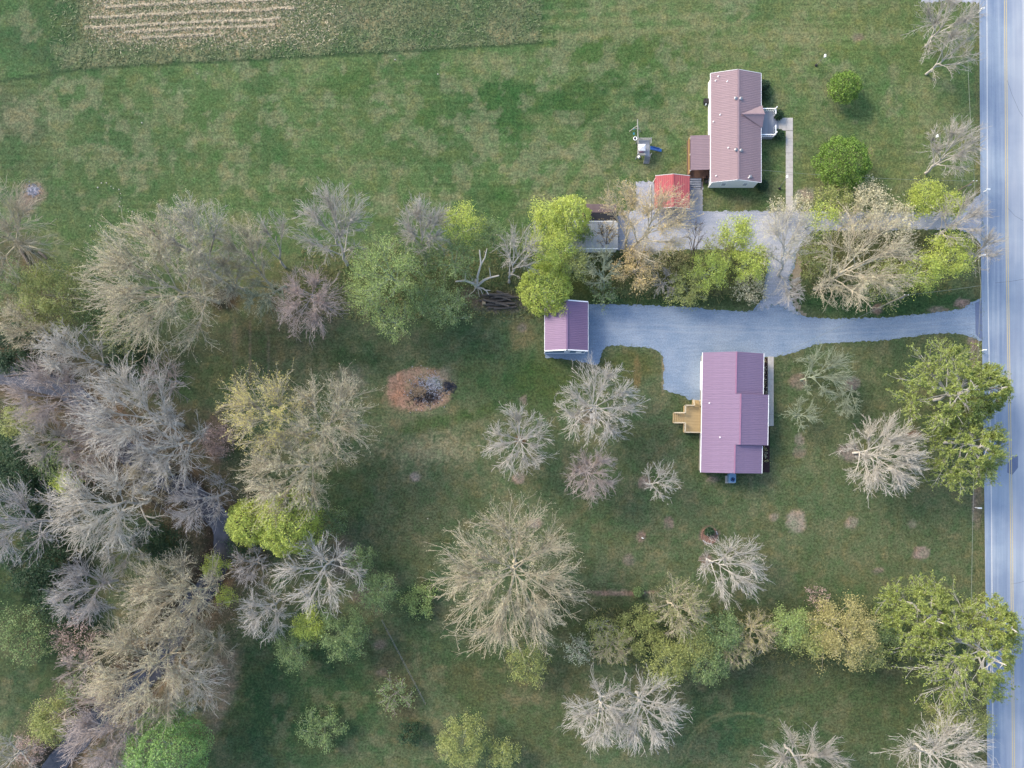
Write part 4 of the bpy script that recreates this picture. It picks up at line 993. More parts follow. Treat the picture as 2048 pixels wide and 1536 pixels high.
KIND = {
 #        name            bark    leaf    n_per_tip  size   detail(m2,m3,m4)  spread  notes
 'bare':   ('bare_tree',   None,   None,   0,  0,    (0,9,2)),
 'bud':    ('budding_tree',None,   None,   1.8,  .06,  (0,9,2)),
 'leafy':  ('leafy_tree',  None,   None,   12,  .105,  (0,9,3)),
 'dense':  ('bushy_tree',  None,   None,   8,  .12,  (0,7,3)),
 'pine':   ('pine_tree',   None,   None,  14,  .17,  (0,9,3)),
 'shrub':  ('shrub',       None,   None,   5,  .12,  (0,9,2)),
}
TRI = [0]
def tree(kind, bark, leaf, cx, cy, r, h, label, base=None, group=None, dens=1.0, wig=None, seed=None, cat=None, stems=None, flat=.55, name=None, fine=1.0):
    nm, _, _, nl, ls, (m2, m3, m4) = KIND[kind]
    seed = seed if seed is not None else int(cx*7+cy*13)
    rng = np.random.default_rng(seed)
    Rm = r*S*(1-.6*h/HC)*(1.03 if kind in ('bare', 'bud') else 1.08 if kind == 'shrub' else 1.1 if kind == 'pine' else .88 if kind == 'dense' else 1.0)
    ccx, ccy = W(cx, cy, .62*h)
    if base: bx, by = W(*base)
    else: bx, by = ccx+rng.normal(0, .03*h), ccy+rng.normal(0, .03*h)
    zb = gz(bx, by)
    off = np.array([ccx-bx, ccy-by, 0.])
    root = empty(name or nm, (bx, by, zb), label, cat or ('bush' if kind == 'shrub' else 'tree'), group)
    h = h-zb*0; wg = wig if wig is not None else .13
    # trunk
    kseg = 7; tt = np.linspace(0, 1, kseg+1); top = .62*h if kind != 'pine' else .95*h
    r0 = (.012*h+.06) if kind != 'shrub' else .05
    tr = np.stack([off[0]*tt**1.4*.8, off[1]*tt**1.4*.8, tt*top], 1)+np.vstack([np.zeros((1,3)), rng.normal(0, .012*h, (kseg, 3))*np.array([1,1,0])])
    tr[0, 2] = -.25
    P0 = tr[None]; R0 = (r0*np.linspace(1.25, .45, kseg+1))[None]
    # main limbs, then boughs aimed at points spread evenly over the crown
    thin = kind in ('bare', 'bud')
    if kind == 'pine': n1, N2 = 18, 110 if Rm > 6 else 70
    else:
        n1 = 11 if Rm > 8.5 else 9 if Rm > 4 else 6 if Rm > 1 else 3
        N2 = (150 if Rm > 8.5 else 100 if Rm > 5 else 60 if Rm > 2.8 else 26) if thin else (40 if Rm > 5 else 26 if Rm > 2.5 else 12 if Rm > 1 else 4)
    if stems: n1 = stems
    N2 = max(n1+1, int(N2*fine*(min(dens, 1) if thin else 1)))
    g = np.arange(n1); el = (g+.5)/n1; a0 = rng.uniform(0, 6.28)
    az = g*2.39996+a0+rng.normal(0, .2, n1)
    t_at = (.22+.70*el) if kind != 'shrub' else (.05+.5*el)
    rr = np.sqrt(1-.85*el); zc = .50*h; Hc_ = .50*h
    if kind == 'pine': rr = 1-.8*el; t_at = .25+.73*el
    def env(rr, az, reach):
        up = np.sqrt(np.clip(1-np.clip(rr, 0, .99)**2, 0, 1))
        z = zc+Hc_*up*reach if kind != 'pine' else .42*h+.55*h*(1-rr)
        z = z-(.10*h*np.clip(rr-.75, 0, 1)*3 if kind != 'pine' else 0)*rng.uniform(0, 1, len(rr))
        return np.stack([off[0]+Rm*rr*np.cos(az)*reach, off[1]+Rm*rr*np.sin(az)*reach, z], 1)
    e1 = env(rr, az, rng.uniform(.92, 1.0, n1))
    a, _, ra = sample(P0, R0, np.clip(t_at, 0, .99)[None, :]); a = a[0]; ra = ra[0]
    end = a+(e1-a)*rng.uniform(.55, .75, (n1, 1))
    s_ = np.linspace(0, 1, 8)[None, :, None]
    mid = a*.5+end*.5; mid[:, 2] += (.05*h if kind != 'pine' else 0); 
    P1 = a[:, None]*(1-s_)**2+2*s_*(1-s_)*mid[:, None]+end[:, None]*s_**2
    jit = np.cumsum(rng.normal(0, 1, P1.shape), 1)*wg*.05*Rm; jit -= jit[:, :1]; P1 = P1+jit
    R1 = (ra*.55)[:, None]*np.linspace(1, .42, 8)[None, :]
    q = np.arange(N2); rq = np.sqrt((q+.5)/N2); aq = q*2.39996+a0+1.1+rng.normal(0, .18, N2)
    Tq = env(np.clip(rq*rng.uniform(.9, 1.06, N2), 0, 1.05), aq, rng.uniform(.84, 1.06, N2))
    dmat = np.linalg.norm((Tq[:, None]-P1[None, :, -1])*np.array([1, 1, .6]), axis=2)
    own = dmat.argmin(1); P1o = P1[own]; R1o = R1[own]
    tq = np.sqrt(rng.uniform(.02, .96, N2))[:, None]; tq[:n1*0] = 1
    aa, tt_, rr_ = sample(P1o, R1o, tq); aa = aa[:, 0]; tt_ = tt_[:, 0]; rr_ = rr_[:, 0]
    ds = np.linalg.norm(Tq-aa, axis=1)[:, None]; mid = aa+norm(tt_+np.array([0,0,.25]))*ds*.45
    P2 = aa[:, None]*(1-s_)**2+2*s_*(1-s_)*mid[:, None]+Tq[:, None]*s_**2
    jit = np.cumsum(rng.normal(0, 1, P2.shape), 1)*wg*.06*ds[:, None]; jit -= jit[:, :1]; P2 = P2+jit
    R2 = (np.minimum(rr_*.8, .02+.013*ds[:, 0]))[:, None]*np.linspace(1, .34, 8)[None, :]
    cen = np.array([off[0]*.8, off[1]*.8, .35*h])
    kk = dict(rng=rng, wig=wg, outward=cen)
    P3, R3 = children(P2, R2, m3, .40 if thin else .42, 2 if thin else 2, spread=.85, up=.14, t0=.22, rscale=.65, **kk)
    m4_ = max(1, m4)
    P4, R4 = children(P3, R3, m4_, .66, 1, spread=.8, up=.10, t0=.2, rscale=.72, **kk)
    mn = .012+.0006*Rm
    R3 = np.maximum(R3, mn*1.25); R4 = np.maximum(R4, mn)*np.array([1, .5])[None, :]
    R2 = np.maximum(R2, .02)
    V0, F0 = tubes(P0, R0, 9); V1, F1 = tubes(P1, R1, 6)
    me_ = np_mesh('trunk', np.vstack([V0, V1]), np.vstack([F0, F1+len(V0)]), True); o = link('trunk', me_, root, bark)
    V2, F2 = tubes(P2, R2, 4); V3, F3 = tubes(P3, R3, 3)
    q2t = lambda F: np.concatenate([F[:, [0, 1, 2]], F[:, [0, 2, 3]]])
    parts = [(V2, q2t(F2)), (V3, q2t(F3))]
    if kind in ('bare', 'bud'): parts.append(spikes(P4, R4))
    Vs = []; Fs = []; c_ = 0
    for v, f in parts: Vs.append(v); Fs.append(f+c_); c_ += len(v)
    me_ = np_mesh('branches', np.vstack(Vs), np.vstack(Fs), True); o = link('branches', me_, root, bark); TRI[0] += sum(len(f) for f in Fs)
    if leaf is not None:
        tip = np.concatenate([P4[:, 0]*.5+P4[:, -1]*.5, P4[:, -1]]) if kind != 'dense' else P4[:, -1]
        per = {'bud': 95, 'leafy': 330, 'dense': 60, 'pine': 560, 'shrub': 190}[kind]
        cnt = int(min(per*Rm*Rm*dens, 13000 if kind != 'pine' else 26000))+6; ix = rng.integers(0, len(tip), cnt)
        if kind == 'bud':
            C = tip[ix]+rng.normal(0, .09, (cnt, 3)); V, Fq = leaves(C, None, ls, rng)
        elif kind == 'pine':
            d = norm(rng.normal(size=(cnt, 3))+np.array([0,0,.35])); C = tip[ix]+d*.22; V, Fq = leaves(C, None, ls*1.1, rng, .24, .4, d)
        else:
            C = tip[ix]+rng.normal(0, .26+.03*Rm, (cnt, 3)); V, Fq = leaves(C, None, ls, rng)
            if kind == 'dense':
                k = int(900+620*Rm*Rm); dsh = norm(rng.normal(size=(k, 3))); dsh[:, 2] = np.abs(dsh[:, 2])*1.0-.12
                lump = .95+.10*np.sin(dsh[:,0]*9+seed)*np.cos(dsh[:,1]*8+seed*2)+.10*np.sin(dsh[:,0]*17+dsh[:,2]*15)
                Cs = np.stack([off[0]+dsh[:,0]*Rm*1.13*lump, off[1]+dsh[:,1]*Rm*1.13*lump, .45*h+dsh[:,2]*.52*h*lump], 1)+rng.normal(0, .15, (k, 3))
                Cs = Cs[rng.random(k) > .08]
                V2_, F2_ = leaves(Cs, None, ls, rng); Fq = np.vstack([Fq, F2_+len(V)]); V = np.vstack([V, V2_])
        me_ = np_mesh('foliage', V, Fq); link('foliage', me_, root, leaf); TRI[0] += len(Fq)
    return root

B, Lf = BARK, LEAF
gCreek = 'bare trees crowding the creek wood'; gHedge = 'trees of the hedgerow between the two drives'; gRow = 'trees in the row across the lower right'
gMid = 'trees of the middle row west of the garage'; gYard = 'bare trees standing on the south lawn'; gUnder = 'bushes under the creek wood'; gRoad = 'bare trees leaning over the road verge'
T = tree
# left and upper row
T('bare',B['tan'],None, 12,470,105,16,'bare tan tree cut by the left edge, above the dark rotten logs',base=(60,500),group=gCreek)
T('leafy',B['tan'],Lf['olive'],105,590,72,9,'pale olive leafed tree between the left edge and the largest tan budding tree',group=gCreek,dens=1.1)
T('leafy',B['green'],Lf['green'],22,575,55,7,'soft green tree at the left edge below the rotten logs',group=gCreek,dens=.6)
T('bud',B['tan'],Lf['tan'],315,570,152,20,'largest tan budding tree of the upper left row, its dark base to the right',base=(437,605),group=gMid,fine=1.25,wig=.2)
T('bud',B['grey'],Lf['tan'],395,475,84,17,'greyish budding crown rising behind the largest tan budding tree',base=(440,560),group=gMid)
T('bud',B['tan'],Lf['tan'],495,500,62,13,'tan budding tree right of the largest one, in front of the thin pale stems',base=(545,575),group=gMid)
T('bare',B['grey'],None,555,465,42,12,'thin sparse tree with two pale forking stems on the lawn edge',base=(570,535),group=gMid,dens=.5,stems=3)
T('bud',B['green'],Lf['tan'],530,600,48,10,'drooping green grey tree with long pale limbs left of the pinkish tree',base=(572,575),group=gMid,dens=.8,wig=.2)
T('bare',B['grey'],None,672,452,86,16,'grey bare tree with wide V shaped limbs reaching into the upper lawn',base=(694,530),group=gMid,stems=8,fine=1.2)
T('bud',B['pink'],Lf['pink'],624,608,76,12,'pinkish bare tree in the middle row, full of fine mauve twigs',base=(632,592),group=gMid,fine=1.3)
T('leafy',B['green'],Lf['fresh'],772,545,78,14,'big fresh green tree with whitish limbs in the middle row',base=(800,575),group=gMid,dens=.42)
T('leafy',B['green'],Lf['fresh'],735,590,48,11,'fresh green tree just right of the pinkish bare tree',group=gMid,dens=.42)
T('leafy',B['green'],Lf['fresh'],788,640,46,9,'fresh green low crown at the bottom of the middle row',group=gMid,dens=.42)
T('bare',B['grey'],None,850,455,60,14,'grey bare fan shaped tree between the fresh green and the yellow green trees',base=(850,530),group=gMid,fine=1.3)
T('leafy',B['green'],Lf['lime'],925,450,42,11,'yellow green tree poking into the upper lawn',group=gMid,dens=.8)
T('leafy',B['green'],Lf['green'],905,520,56,9,'mid green tree below the yellow green one',group=gMid,dens=.5)
T('leafy',B['green'],Lf['green'],895,615,50,8,'dark fresh green tree left of the dead pale tree',group=gMid,dens=.5)
T('leafy',B['green'],Lf['green'],985,470,34,7,'small green tree above the dead pale tree',group=gMid,dens=.6)
T('bare',B['grey'],None,1042,500,56,13,'grey bare fan shaped tree between the dead tree and the lime trees',base=(1018,565),group=gMid)
T('dense',B['green'],Lf['lime'],1092,575,52,8,'bright lime tree touching the garage roof',group=gMid)
T('leafy',B['green'],Lf['lime'],1118,618,20,6,'small lime spray hanging over the garage roof',group=gMid,dens=.5,base=(1088,595))
T('dense',B['green'],Lf['lime'],1140,432,42,11,'bright lime tree at the left end of the mobile home',group=gHedge)
T('leafy',B['green'],Lf['lime'],1095,440,40,10,'lime tree left of the brightest one by the mobile home',group=gHedge,dens=1.1)
T('leafy',B['green'],Lf['lime'],1105,500,50,10,'broad lime tree between the mobile home and the garage',group=gHedge,dens=1.1)
T('leafy',B['green'],Lf['olive'],1150,530,34,8,'olive green tree just above the garage and left of the silvery tree',group=gHedge,dens=.9)
# around mobile home and drives
T('leafy',B['green'],Lf['green'],1165,468,24,6,'thin green tree growing up in front of the mobile home',group=gHedge,dens=.5,base=(1168,515))
T('bud',B['brown'],Lf['gold'],1212,468,26,7,'small rusty budding tree over the right end of the mobile home',group=gHedge,dens=1.2,base=(1212,512))
T('bud',B['tan'],Lf['gold'],1245,412,46,13,'peach gold budding tree over the low shed',base=(1252,500),group=gHedge,dens=1.6)
T('bud',B['tan'],Lf['gold'],1318,448,78,17,'tall thin gold budding tree spreading over the red carport and grey drive',base=(1258,505),group=gHedge,dens=1.1,wig=.16)
T('bare',B['green'],None,1195,535,48,9,'silvery green tangle of a bare tree below the mobile home',base=(1208,575),group=gHedge,dens=1.0,wig=.25)
T('bare',B['green'],None,1208,590,28,5,'small silvery green bush at the top edge of the blue drive',group=gHedge,dens=1.0,kindx=None) if False else T('shrub',B['green'],Lf['green'],1208,588,28,4,'small silvery green bush at the top edge of the blue drive',group=gHedge,dens=.4)
T('shrub',B['pink'],Lf['gold'],1275,535,46,5,'pinkish bush in the hedgerow right of the silvery tangle',group=gHedge,dens=.8)
T('bare',B['tan'],None,1285,515,40,7,'pale spreading bare tree at the lower edge of the grey drive',base=(1268,530),group=gHedge,dens=.7,wig=.2)
T('bare',B['grey'],None,1330,565,34,4,'low grey brambly bush above the middle of the blue drive',group=gHedge,cat='bush')
T('shrub',B['green'],Lf['olive'],1375,575,44,4,'olive bush in the hedgerow beneath the slim dark sapling',group=gHedge,dens=.8)
T('shrub',B['brown'],Lf['rust'],1345,518,30,3,'low brownish bush at the lower edge of the grey drive',group=gHedge,dens=.6)
T('bare',B['brown'],None,1385,466,26,9,'slim dark sapling standing against the grey drive',base=(1383,545),group=gHedge,dens=.5,stems=6)
T('leafy',B['green'],Lf['lime'],1420,545,42,8,'lime tree low in the hedgerow right of the slim sapling',group=gHedge,dens=1.0)
T('leafy',B['green'],Lf['lime'],1470,470,36,9,'bright lime tree reaching over the grey drive',group=gHedge,dens=1.1,base=(1455,525))
T('leafy',B['green'],Lf['lime'],1498,528,42,8,'lime tree left of the lane joining the two drives',group=gHedge,dens=1.0)
T('shrub',B['tan'],Lf['tan'],1498,575,34,4,'tan bush left of the lane joining the two drives',group=gHedge,dens=.6)
T('bud',B['silver'],Lf['tan'],1562,470,66,13,'pale branching tree over the lane joining the two drives',base=(1556,552),group=gHedge,dens=.8,wig=.2)
T('bare',B['silver'],None,1575,585,36,6,'pale low limbs of a bare tree hanging over the joining lane',base=(1560,552),group=gHedge,dens=.8,wig=.25)
T('leafy',B['green'],Lf['lime'],1640,440,36,8,'lime green tree over the grey drive right of the joining lane',group=gHedge,dens=.5)
T('bud',B['tan'],Lf['tan'],1728,520,112,17,'largest leaning tan tree in the island between the two drives',base=(1628,578),group=gHedge,fine=.9,wig=.2,dens=.8)
T('bud',B['tan'],Lf['tan'],1690,575,50,8,'smaller tan budding tree below the trunk of the largest leaning tan tree',base=(1645,572),group=gHedge,wig=.2)
T('shrub',B['tan'],Lf['olive'],1625,520,36,5,'olive bush at the trunk of the largest leaning tan tree',group=gHedge,dens=.8)
T('leafy',B['tan'],Lf['olive'],1668,402,36,5,'olive leafed tree in the strip above the grey drive, first from the front walk',group=gHedge,dens=.9)
T('shrub',B['tan'],Lf['tan'],1735,408,42,6,'tan budding bush in the strip above the grey drive',group=gHedge,dens=.9)
T('leafy',B['green'],Lf['lime'],1845,400,40,6,'bright yellow lime tree in the strip above the grey drive',group=gHedge,dens=1.3)
T('leafy',B['green'],Lf['lime'],1895,412,30,6,'smaller lime tree under the tall utility pole',group=gHedge,dens=1.2)
T('shrub',B['tan'],Lf['tan'],1790,440,40,6,'pale tan bush leaning over the grey drive',group=gHedge,dens=.7)
T('shrub',B['tan'],Lf['tan'],1555,416,20,3,'tiny tan bush left of the front walk at the drive edge',group=gHedge,dens=.6)
T('shrub',B['tan'],Lf['tan'],1603,412,22,3,'tiny tan bush right of the front walk at the drive edge',group=gHedge,dens=.6)
T('leafy',B['green'],Lf['lime'],1895,512,50,8,'lime tree in the right half of the island between the drives',group=gHedge,dens=1.0)
T('leafy',B['green'],Lf['lime'],1840,548,42,8,'lime tree at the lower right of the largest leaning tan tree',group=gHedge,dens=.9)
T('bare',B['grey'],None,1915,440,62,12,'bare tree with dark limbs stretching over the drive mouth to the road',base=(1862,482),group=gHedge,wig=.2,dens=.7)
T('bare',B['grey'],None,1960,500,44,11,'bare tree overhanging the road edge between the drives',base=(1925,525),group=gHedge,dens=.8)
# top right
T('bare',B['grey'],None,1888,45,72,12,'bare grey tree at the top right corner by the far driveway',base=(1852,92),group=gRoad,wig=.17)
T('bare',B['grey'],None,1902,105,56,10,'bare grey leaning tree just below the top right corner one',base=(1852,148),group=gRoad,dens=.7,wig=.17)
T('bare',B['grey'],None,1902,300,62,12,'bare grey tree leaning over the verge above the north drive mouth',base=(1851,346),group=gRoad,wig=.17)
T('dense',B['brown'],Lf['bush'],1693,172,30,4.5,'small round lime tree on the north lawn',base=(1684,186))
T('dense',B['brown'],Lf['bush'],1690,324,53,7,'large round lime tree on the north lawn',base=(1668,346))
# south lawn
T('bare',B['silver'],None,1197,808,92,11,'wide silvery bare tree below the garage, over the concrete slab',base=(1180,820),group=gYard,stems=16,fine=1.9)
T('bare',B['silver'],None,1037,882,76,10,'silvery bare tree standing alone right of the burnt patch',base=(1040,882),group=gYard,stems=14,fine=1.4)
T('bare',B['pink'],None,1181,950,58,9,'pinkish bare tree below the wide silvery one',base=(1168,940),group=gYard,stems=14,fine=1.4)
T('bare',B['silver'],None,1320,962,42,7,'small bare tree between the pinkish tree and the plum roofed house',base=(1292,968),group=gYard,dens=.8)
T('bud',B['tan'],Lf['tan'],1022,1155,158,17,'biggest bare tan tree in the middle of the lower lawn',base=(1030,1120),group=gYard,stems=18,fine=1.5)
T('bare',B['silver'],None,1466,1135,76,9,'silvery bare tree below the ring flower bed',base=(1413,1118),group=gYard,fine=1.1)
T('bare',B['silver'],None,1198,1425,76,14,'left one of the two pale grey bare trees at the bottom',base=(1196,1385),group=gYard,stems=16,fine=1.3)
T('bare',B['silver'],None,1290,1420,88,14,'right one of the two pale grey bare trees at the bottom',base=(1272,1385),group=gYard,stems=15,fine=1.3)
T('bare',B['white'],None,1768,912,88,11,'whitest dense bare tree, left of the big roadside pine',base=(1706,906),group=gYard,stems=16,fine=2.0)
T('bare',B['green'],None,1650,745,62,6,'grey green bare tree in front of the plum roofed house walk',base=(1600,760),group=gYard,dens=.9)
T('bare',B['green'],None,1605,828,38,5,'small grey green bare tree at the south end of the side walk',group=gYard,dens=.8)
T('bare',B['green'],None,1690,805,36,5,'small grey green bare tree left of the big roadside pine',base=(1703,770),group=gYard,dens=.8)
# pines
T('pine',B['silver'],Lf['pine'],1908,778,96,15,'big olive pine by the road, upper left one of its clump',base=(1868,800),group='pines beside the road',dens=1.2)
T('pine',B['silver'],Lf['pine'],1978,780,56,13,'pine overhanging the road edge, right one of the clump',base=(1920,785),group='pines beside the road',dens=1.2)
T('pine',B['silver'],Lf['pine'],1945,900,82,13,'lower pine of the roadside clump south of the plum roofed house',base=(1888,885),group='pines beside the road',dens=1.2)
T('pine',B['silver'],Lf['pine'],1850,1235,78,13,'left pine of the lower right corner clump',base=(1810,1205),group='pines beside the road',dens=1.2)
T('pine',B['silver'],Lf['pine'],1950,1310,112,17,'largest pine of the lower right clump, over the road edge',base=(1912,1275),group='pines beside the road',dens=1.3)
T('pine',B['silver'],Lf['pine'],1990,1250,56,14,'pine at the upper right of the lower clump reaching the centre line',base=(1935,1215),group='pines beside the road',dens=1.1)
# lower right row
T('bud',B['tan'],Lf['olive'],1358,1215,62,11,'yellow olive budding tree with pale limbs at the left part of the lower right row',group=gRow,dens=1.8)
T('shrub',B['brown'],Lf['olive'],1275,1265,50,5,'olive bush at the left end of the lower right row',group=gRow,dens=1.2)
T('leafy',B['green'],Lf['green'],1440,1262,50,8,'green tree in the row just below the silvery bare tree',group=gRow,dens=1.0)
T('leafy',B['green'],Lf['olive'],1335,1322,50,7,'olive green tree above the two pale grey bare trees',group=gRow,dens=1.0)
T('leafy',B['green'],Lf['green'],1415,1328,44,7,'green tree at the bottom edge of the row beside the olive one',group=gRow,dens=.9)
T('bud',B['tan'],Lf['rust'],1512,1262,48,8,'brownish budding tree in the middle of the lower right row',group=gRow,dens=1.8)
T('leafy',B['green'],Lf['fresh'],1575,1250,44,8,'fresh green tree between the brownish and the golden tree',group=gRow,dens=1.0)
T('leafy',B['tan'],Lf['rust'],1682,1262,72,10,'wide golden brown tree in the lower right row',group=gRow,dens=1.1)
T('leafy',B['green'],Lf['green'],1768,1255,40,7,'green tree between the golden brown tree and the pines',group=gRow,dens=.9)
T('shrub',B['brown'],Lf['pink'],1635,1195,26,3,'small brown bush behind the golden brown tree',group=gRow,dens=.4)
T('shrub',B['silver'],Lf['olive'],1205,1262,32,5,'grey olive bush right of the biggest bare tan tree',group=gRow,dens=.6)
T('shrub',B['grey'],Lf['white'],1155,1298,30,3.5,'bush in white blossom at the lower right of the biggest bare tan tree',group=gRow,dens=.3)
T('shrub',B['green'],Lf['olive'],1055,1325,42,5,'yellow olive bush under the bottom edge of the biggest bare tan tree',group=gRow,dens=1.0)
T('leafy',B['tan'],Lf['olive'],1885,1430,40,6,'olive tree below the lower right pines',group=gRow,dens=.8)
T('leafy',B['green'],Lf['olive'],1945,1440,36,6,'olive tree at the road verge below the lower right pines',group=gRow,dens=.8)
# bottom edge
T('bare',B['grey'],None,1605,1540,98,12,'bare grey tree rising over the bottom edge left of the road corner one',base=(1570,1490),group=gRoad,fine=1.2)
T('bare',B['silver'],None,1878,1520,112,14,'large pale bare tree at the bottom right with limbs over the road',base=(1832,1488),group=gRoad,fine=1.2,wig=.18)
# creek wood
T('bud',B['tan'],Lf['yellow'],535,825,92,16,'brightest yellow budding tree beside the creek wood',base=(645,868),group=gCreek,dens=2.0)
T('bud',B['tan'],Lf['tan'],662,838,98,15,'tan bare tree joined to the right of the yellow budding tree',base=(655,868),group=gCreek,fine=1.3)
T('bud',B['tan'],Lf['tan'],575,958,100,14,'tan yellow budding tree directly below the brightest yellow one',base=(640,925),group=gCreek,dens=1.5)
T('dense',B['brown'],Lf['lime'],572,1048,64,12,'dense lime tree below the tan yellow budding tree, right half',group=gCreek)
T('dense',B['brown'],Lf['lime'],497,1046,46,11,'dense lime tree beside the creek pool, left half of the lime pair',group=gCreek)
T('leafy',B['green'],Lf['green'],665,1042,34,4,'small sparse green tree right of the dense lime pair',group=gCreek,dens=.6)
T('bare',B['silver'],None,262,825,118,17,'big pale bare tree above the creek in the left wood',base=(365,850),group=gCreek,fine=1.3,wig=.17)
T('bare',B['silver'],None,345,900,88,15,'pale bare tree at the lower right of the big one above the creek',base=(400,880),group=gCreek,wig=.2)
T('bare',B['pink'],None,95,790,92,16,'pinkish bare tree over the creek at the left',base=(180,800),group=gCreek,fine=1.2)
T('bare',B['silver'],None,150,708,68,16,'silver bare tree with a leaning dark trunk above the creek',base=(236,735),group=gCreek,stems=8,wig=.18)
T('bare',B['pink'],None,175,905,72,12,'brownish pink bare tree under the big pale one',base=(215,895),group=gCreek)
T('bare',B['white'],None,212,1012,116,18,'white limbed sycamore in the middle of the creek wood',base=(300,1000),group=gCreek,wig=.3,fine=1.1,name='sycamore_tree')
T('bare',B['lilac'],None,400,1005,68,12,'lilac grey bare tree hanging over the creek pool',base=(455,985),group=gCreek)
T('bare',B['lilac'],None,40,1045,95,18,'silvery lilac bare tree at the left edge, below the sycamore level',base=(128,1040),group=gCreek,fine=1.1,wig=.18)
T('bare',B['lilac'],None,175,1182,74,15,'lilac bare tree alone against the dark grass on the left',base=(235,1160),group=gCreek,fine=1.3)
T('bud',B['tan'],Lf['tan'],342,1195,108,16,'tan bare tree over the lower creek',base=(425,1170),group=gCreek,fine=1.1,wig=.2)
T('bud',B['tan'],Lf['tan'],285,1345,130,17,'wide tan tree with white limbs over the lowest creek pool',base=(355,1300),group=gCreek,fine=1.2,wig=.22)
T('bare',B['white'],None,395,1360,70,13,'white limbed tree right of the lowest creek pool',base=(360,1320),group=gCreek,dens=.6,wig=.28,name='sycamore_tree')
T('bare',B['pink'],None,225,1460,106,15,'pinkish bare tree at the bottom left beside the bright green one',base=(300,1420),group=gCreek,fine=1.2)
T('leafy',B['tan'],Lf['olive'],108,1440,46,8,'yellow olive tree at the bottom left',group=gCreek,dens=1.2)
T('dense',B['green'],Lf['vivid'],325,1505,80,15,'brightest green tree at the bottom edge on the left',base=(350,1480),group=gCreek)
T('leafy',B['green'],Lf['vivid'],355,1440,28,11,'small bright green tree just above the brightest bottom one',group=gCreek,dens=1.1)
T('bare',B['grey'],None,20,1520,62,12,'dead grey tree in the bottom left corner',base=(60,1490),group=gCreek,dens=.5,wig=.28)
T('bare',B['lilac'],None,505,1130,48,9,'small lilac bare tree below the dense lime pair',base=(530,1115),group=gCreek)
T('bare',B['silver'],None,640,1148,96,13,'silvery bare tree right of centre in the lower wood',base=(665,1120),group=gCreek,wig=.2)
T('leafy',B['green'],Lf['lime'],425,1135,28,6,'small lime tree on the creek bank between bare trees',group=gCreek,dens=1.0)
T('leafy',B['green'],Lf['lime'],455,1190,22,5,'smallest lime tree by the lower creek',group=gCreek,dens=.8)
T('leafy',B['green'],Lf['lime'],620,1248,36,6,'bright lime tree at the lower edge of the wood',group=gCreek,dens=1.2)
T('leafy',B['green'],Lf['green'],690,1265,56,7,'green tree at the lower right corner of the wood',group=gCreek,dens=1.0)
T('leafy',B['green'],Lf['green'],758,1180,40,7,'green tree at the right edge of the wood by the lawn',group=gCreek,dens=.9)
T('bud',B['tan'],Lf['tan'],60,650,60,10,'tan budding tree above the dark bush at the left edge',group=gCreek,dens=.9)
T('bare',B['pink'],None,330,760,52,10,'small brownish bare tree at the upper edge of the creek wood',group=gCreek)
T('bud',B['green'],Lf['olive'],250,660,56,8,'olive budding tree under the lower left of the largest tan budding tree',group=gCreek,dens=1.4)
T('bare',B['grey'],None,100,880,64,12,'grey bare tree between the pinkish tree and the dark bushes',group=gCreek)
T('bud',B['tan'],Lf['tan'],300,950,60,11,'tan budding tree just above the sycamore',group=gCreek)
T('bare',B['grey'],None,250,1100,58,9,'low grey bare tree just below the sycamore',group=gCreek,dens=.7)
T('bare',B['pink'],None,160,1340,50,8,'low brownish bare tree left of the wide tan tree with white limbs',group=gCreek,dens=.8)
T('bare',B['tan'],None,420,1290,56,10,'tan bare tree at the right bank of the lowest creek pool',group=gCreek)
T('leafy',B['green'],Lf['green'],590,1300,40,6,'mid green tree hanging over the lower lawn below the bright lime one',group=gCreek,dens=.8)
T('leafy',B['green'],Lf['green'],720,1120,34,6,'small green tree beside the silvery bare tree right of centre in the wood',group=gCreek,dens=.8)
T('bare',B['silver'],None,530,1225,58,11,'silvery bare tree left of the bright lime tree at the lower edge of the wood',base=(560,1200),group=gCreek,wig=.2)
T('bud',B['tan'],Lf['olive'],1225,1290,46,7,'olive budding tree at the far left of the lower right row',group=gRow,dens=1.4)
T('leafy',B['green'],Lf['olive'],1390,1280,46,8,'olive leafed tree in the middle of the left half of the lower right row',group=gRow,dens=.9)
T('bud',B['tan'],Lf['olive'],1470,1300,42,7,'olive budding tree just left of the brownish one in the row',group=gRow,dens=1.5)
T('leafy',B['green'],Lf['olive'],1620,1275,44,8,'olive leafed tree left of the wide golden brown tree',group=gRow,dens=.9)
T('leafy',B['green'],Lf['olive'],1730,1300,40,7,'olive leafed tree at the lower right of the wide golden brown tree',group=gRow,dens=.8)
T('shrub',B['tan'],Lf['olive'],1440,500,34,5,'olive bush under the bright lime tree reaching over the grey drive',group=gHedge,dens=.8)
T('shrub',B['tan'],Lf['olive'],1780,560,46,5,'olive bush under the outer limbs of the largest leaning tan tree',group=gHedge,dens=.9)
T('bud',B['tan'],Lf['olive'],1700,445,46,7,'tan budding tree across the grey drive above the largest leaning tan tree',group=gHedge,dens=.8)
T('leafy',B['green'],Lf['green'],850,600,44,8,'mid green tree between the fresh green crown and the dark fresh one',group=gMid,dens=.7)
T('leafy',B['green'],Lf['green'],845,520,36,8,'mid green tree under the grey fan shaped tree',group=gMid,dens=.6)
T('bud',B['tan'],Lf['tan'],455,560,60,12,'tan budding tree at the right shoulder of the largest tan budding tree',group=gMid)
T('bud',B['green'],Lf['olive'],245,500,50,12,'olive tinged budding crown at the upper left of the largest tan budding tree',group=gMid,dens=1.2)
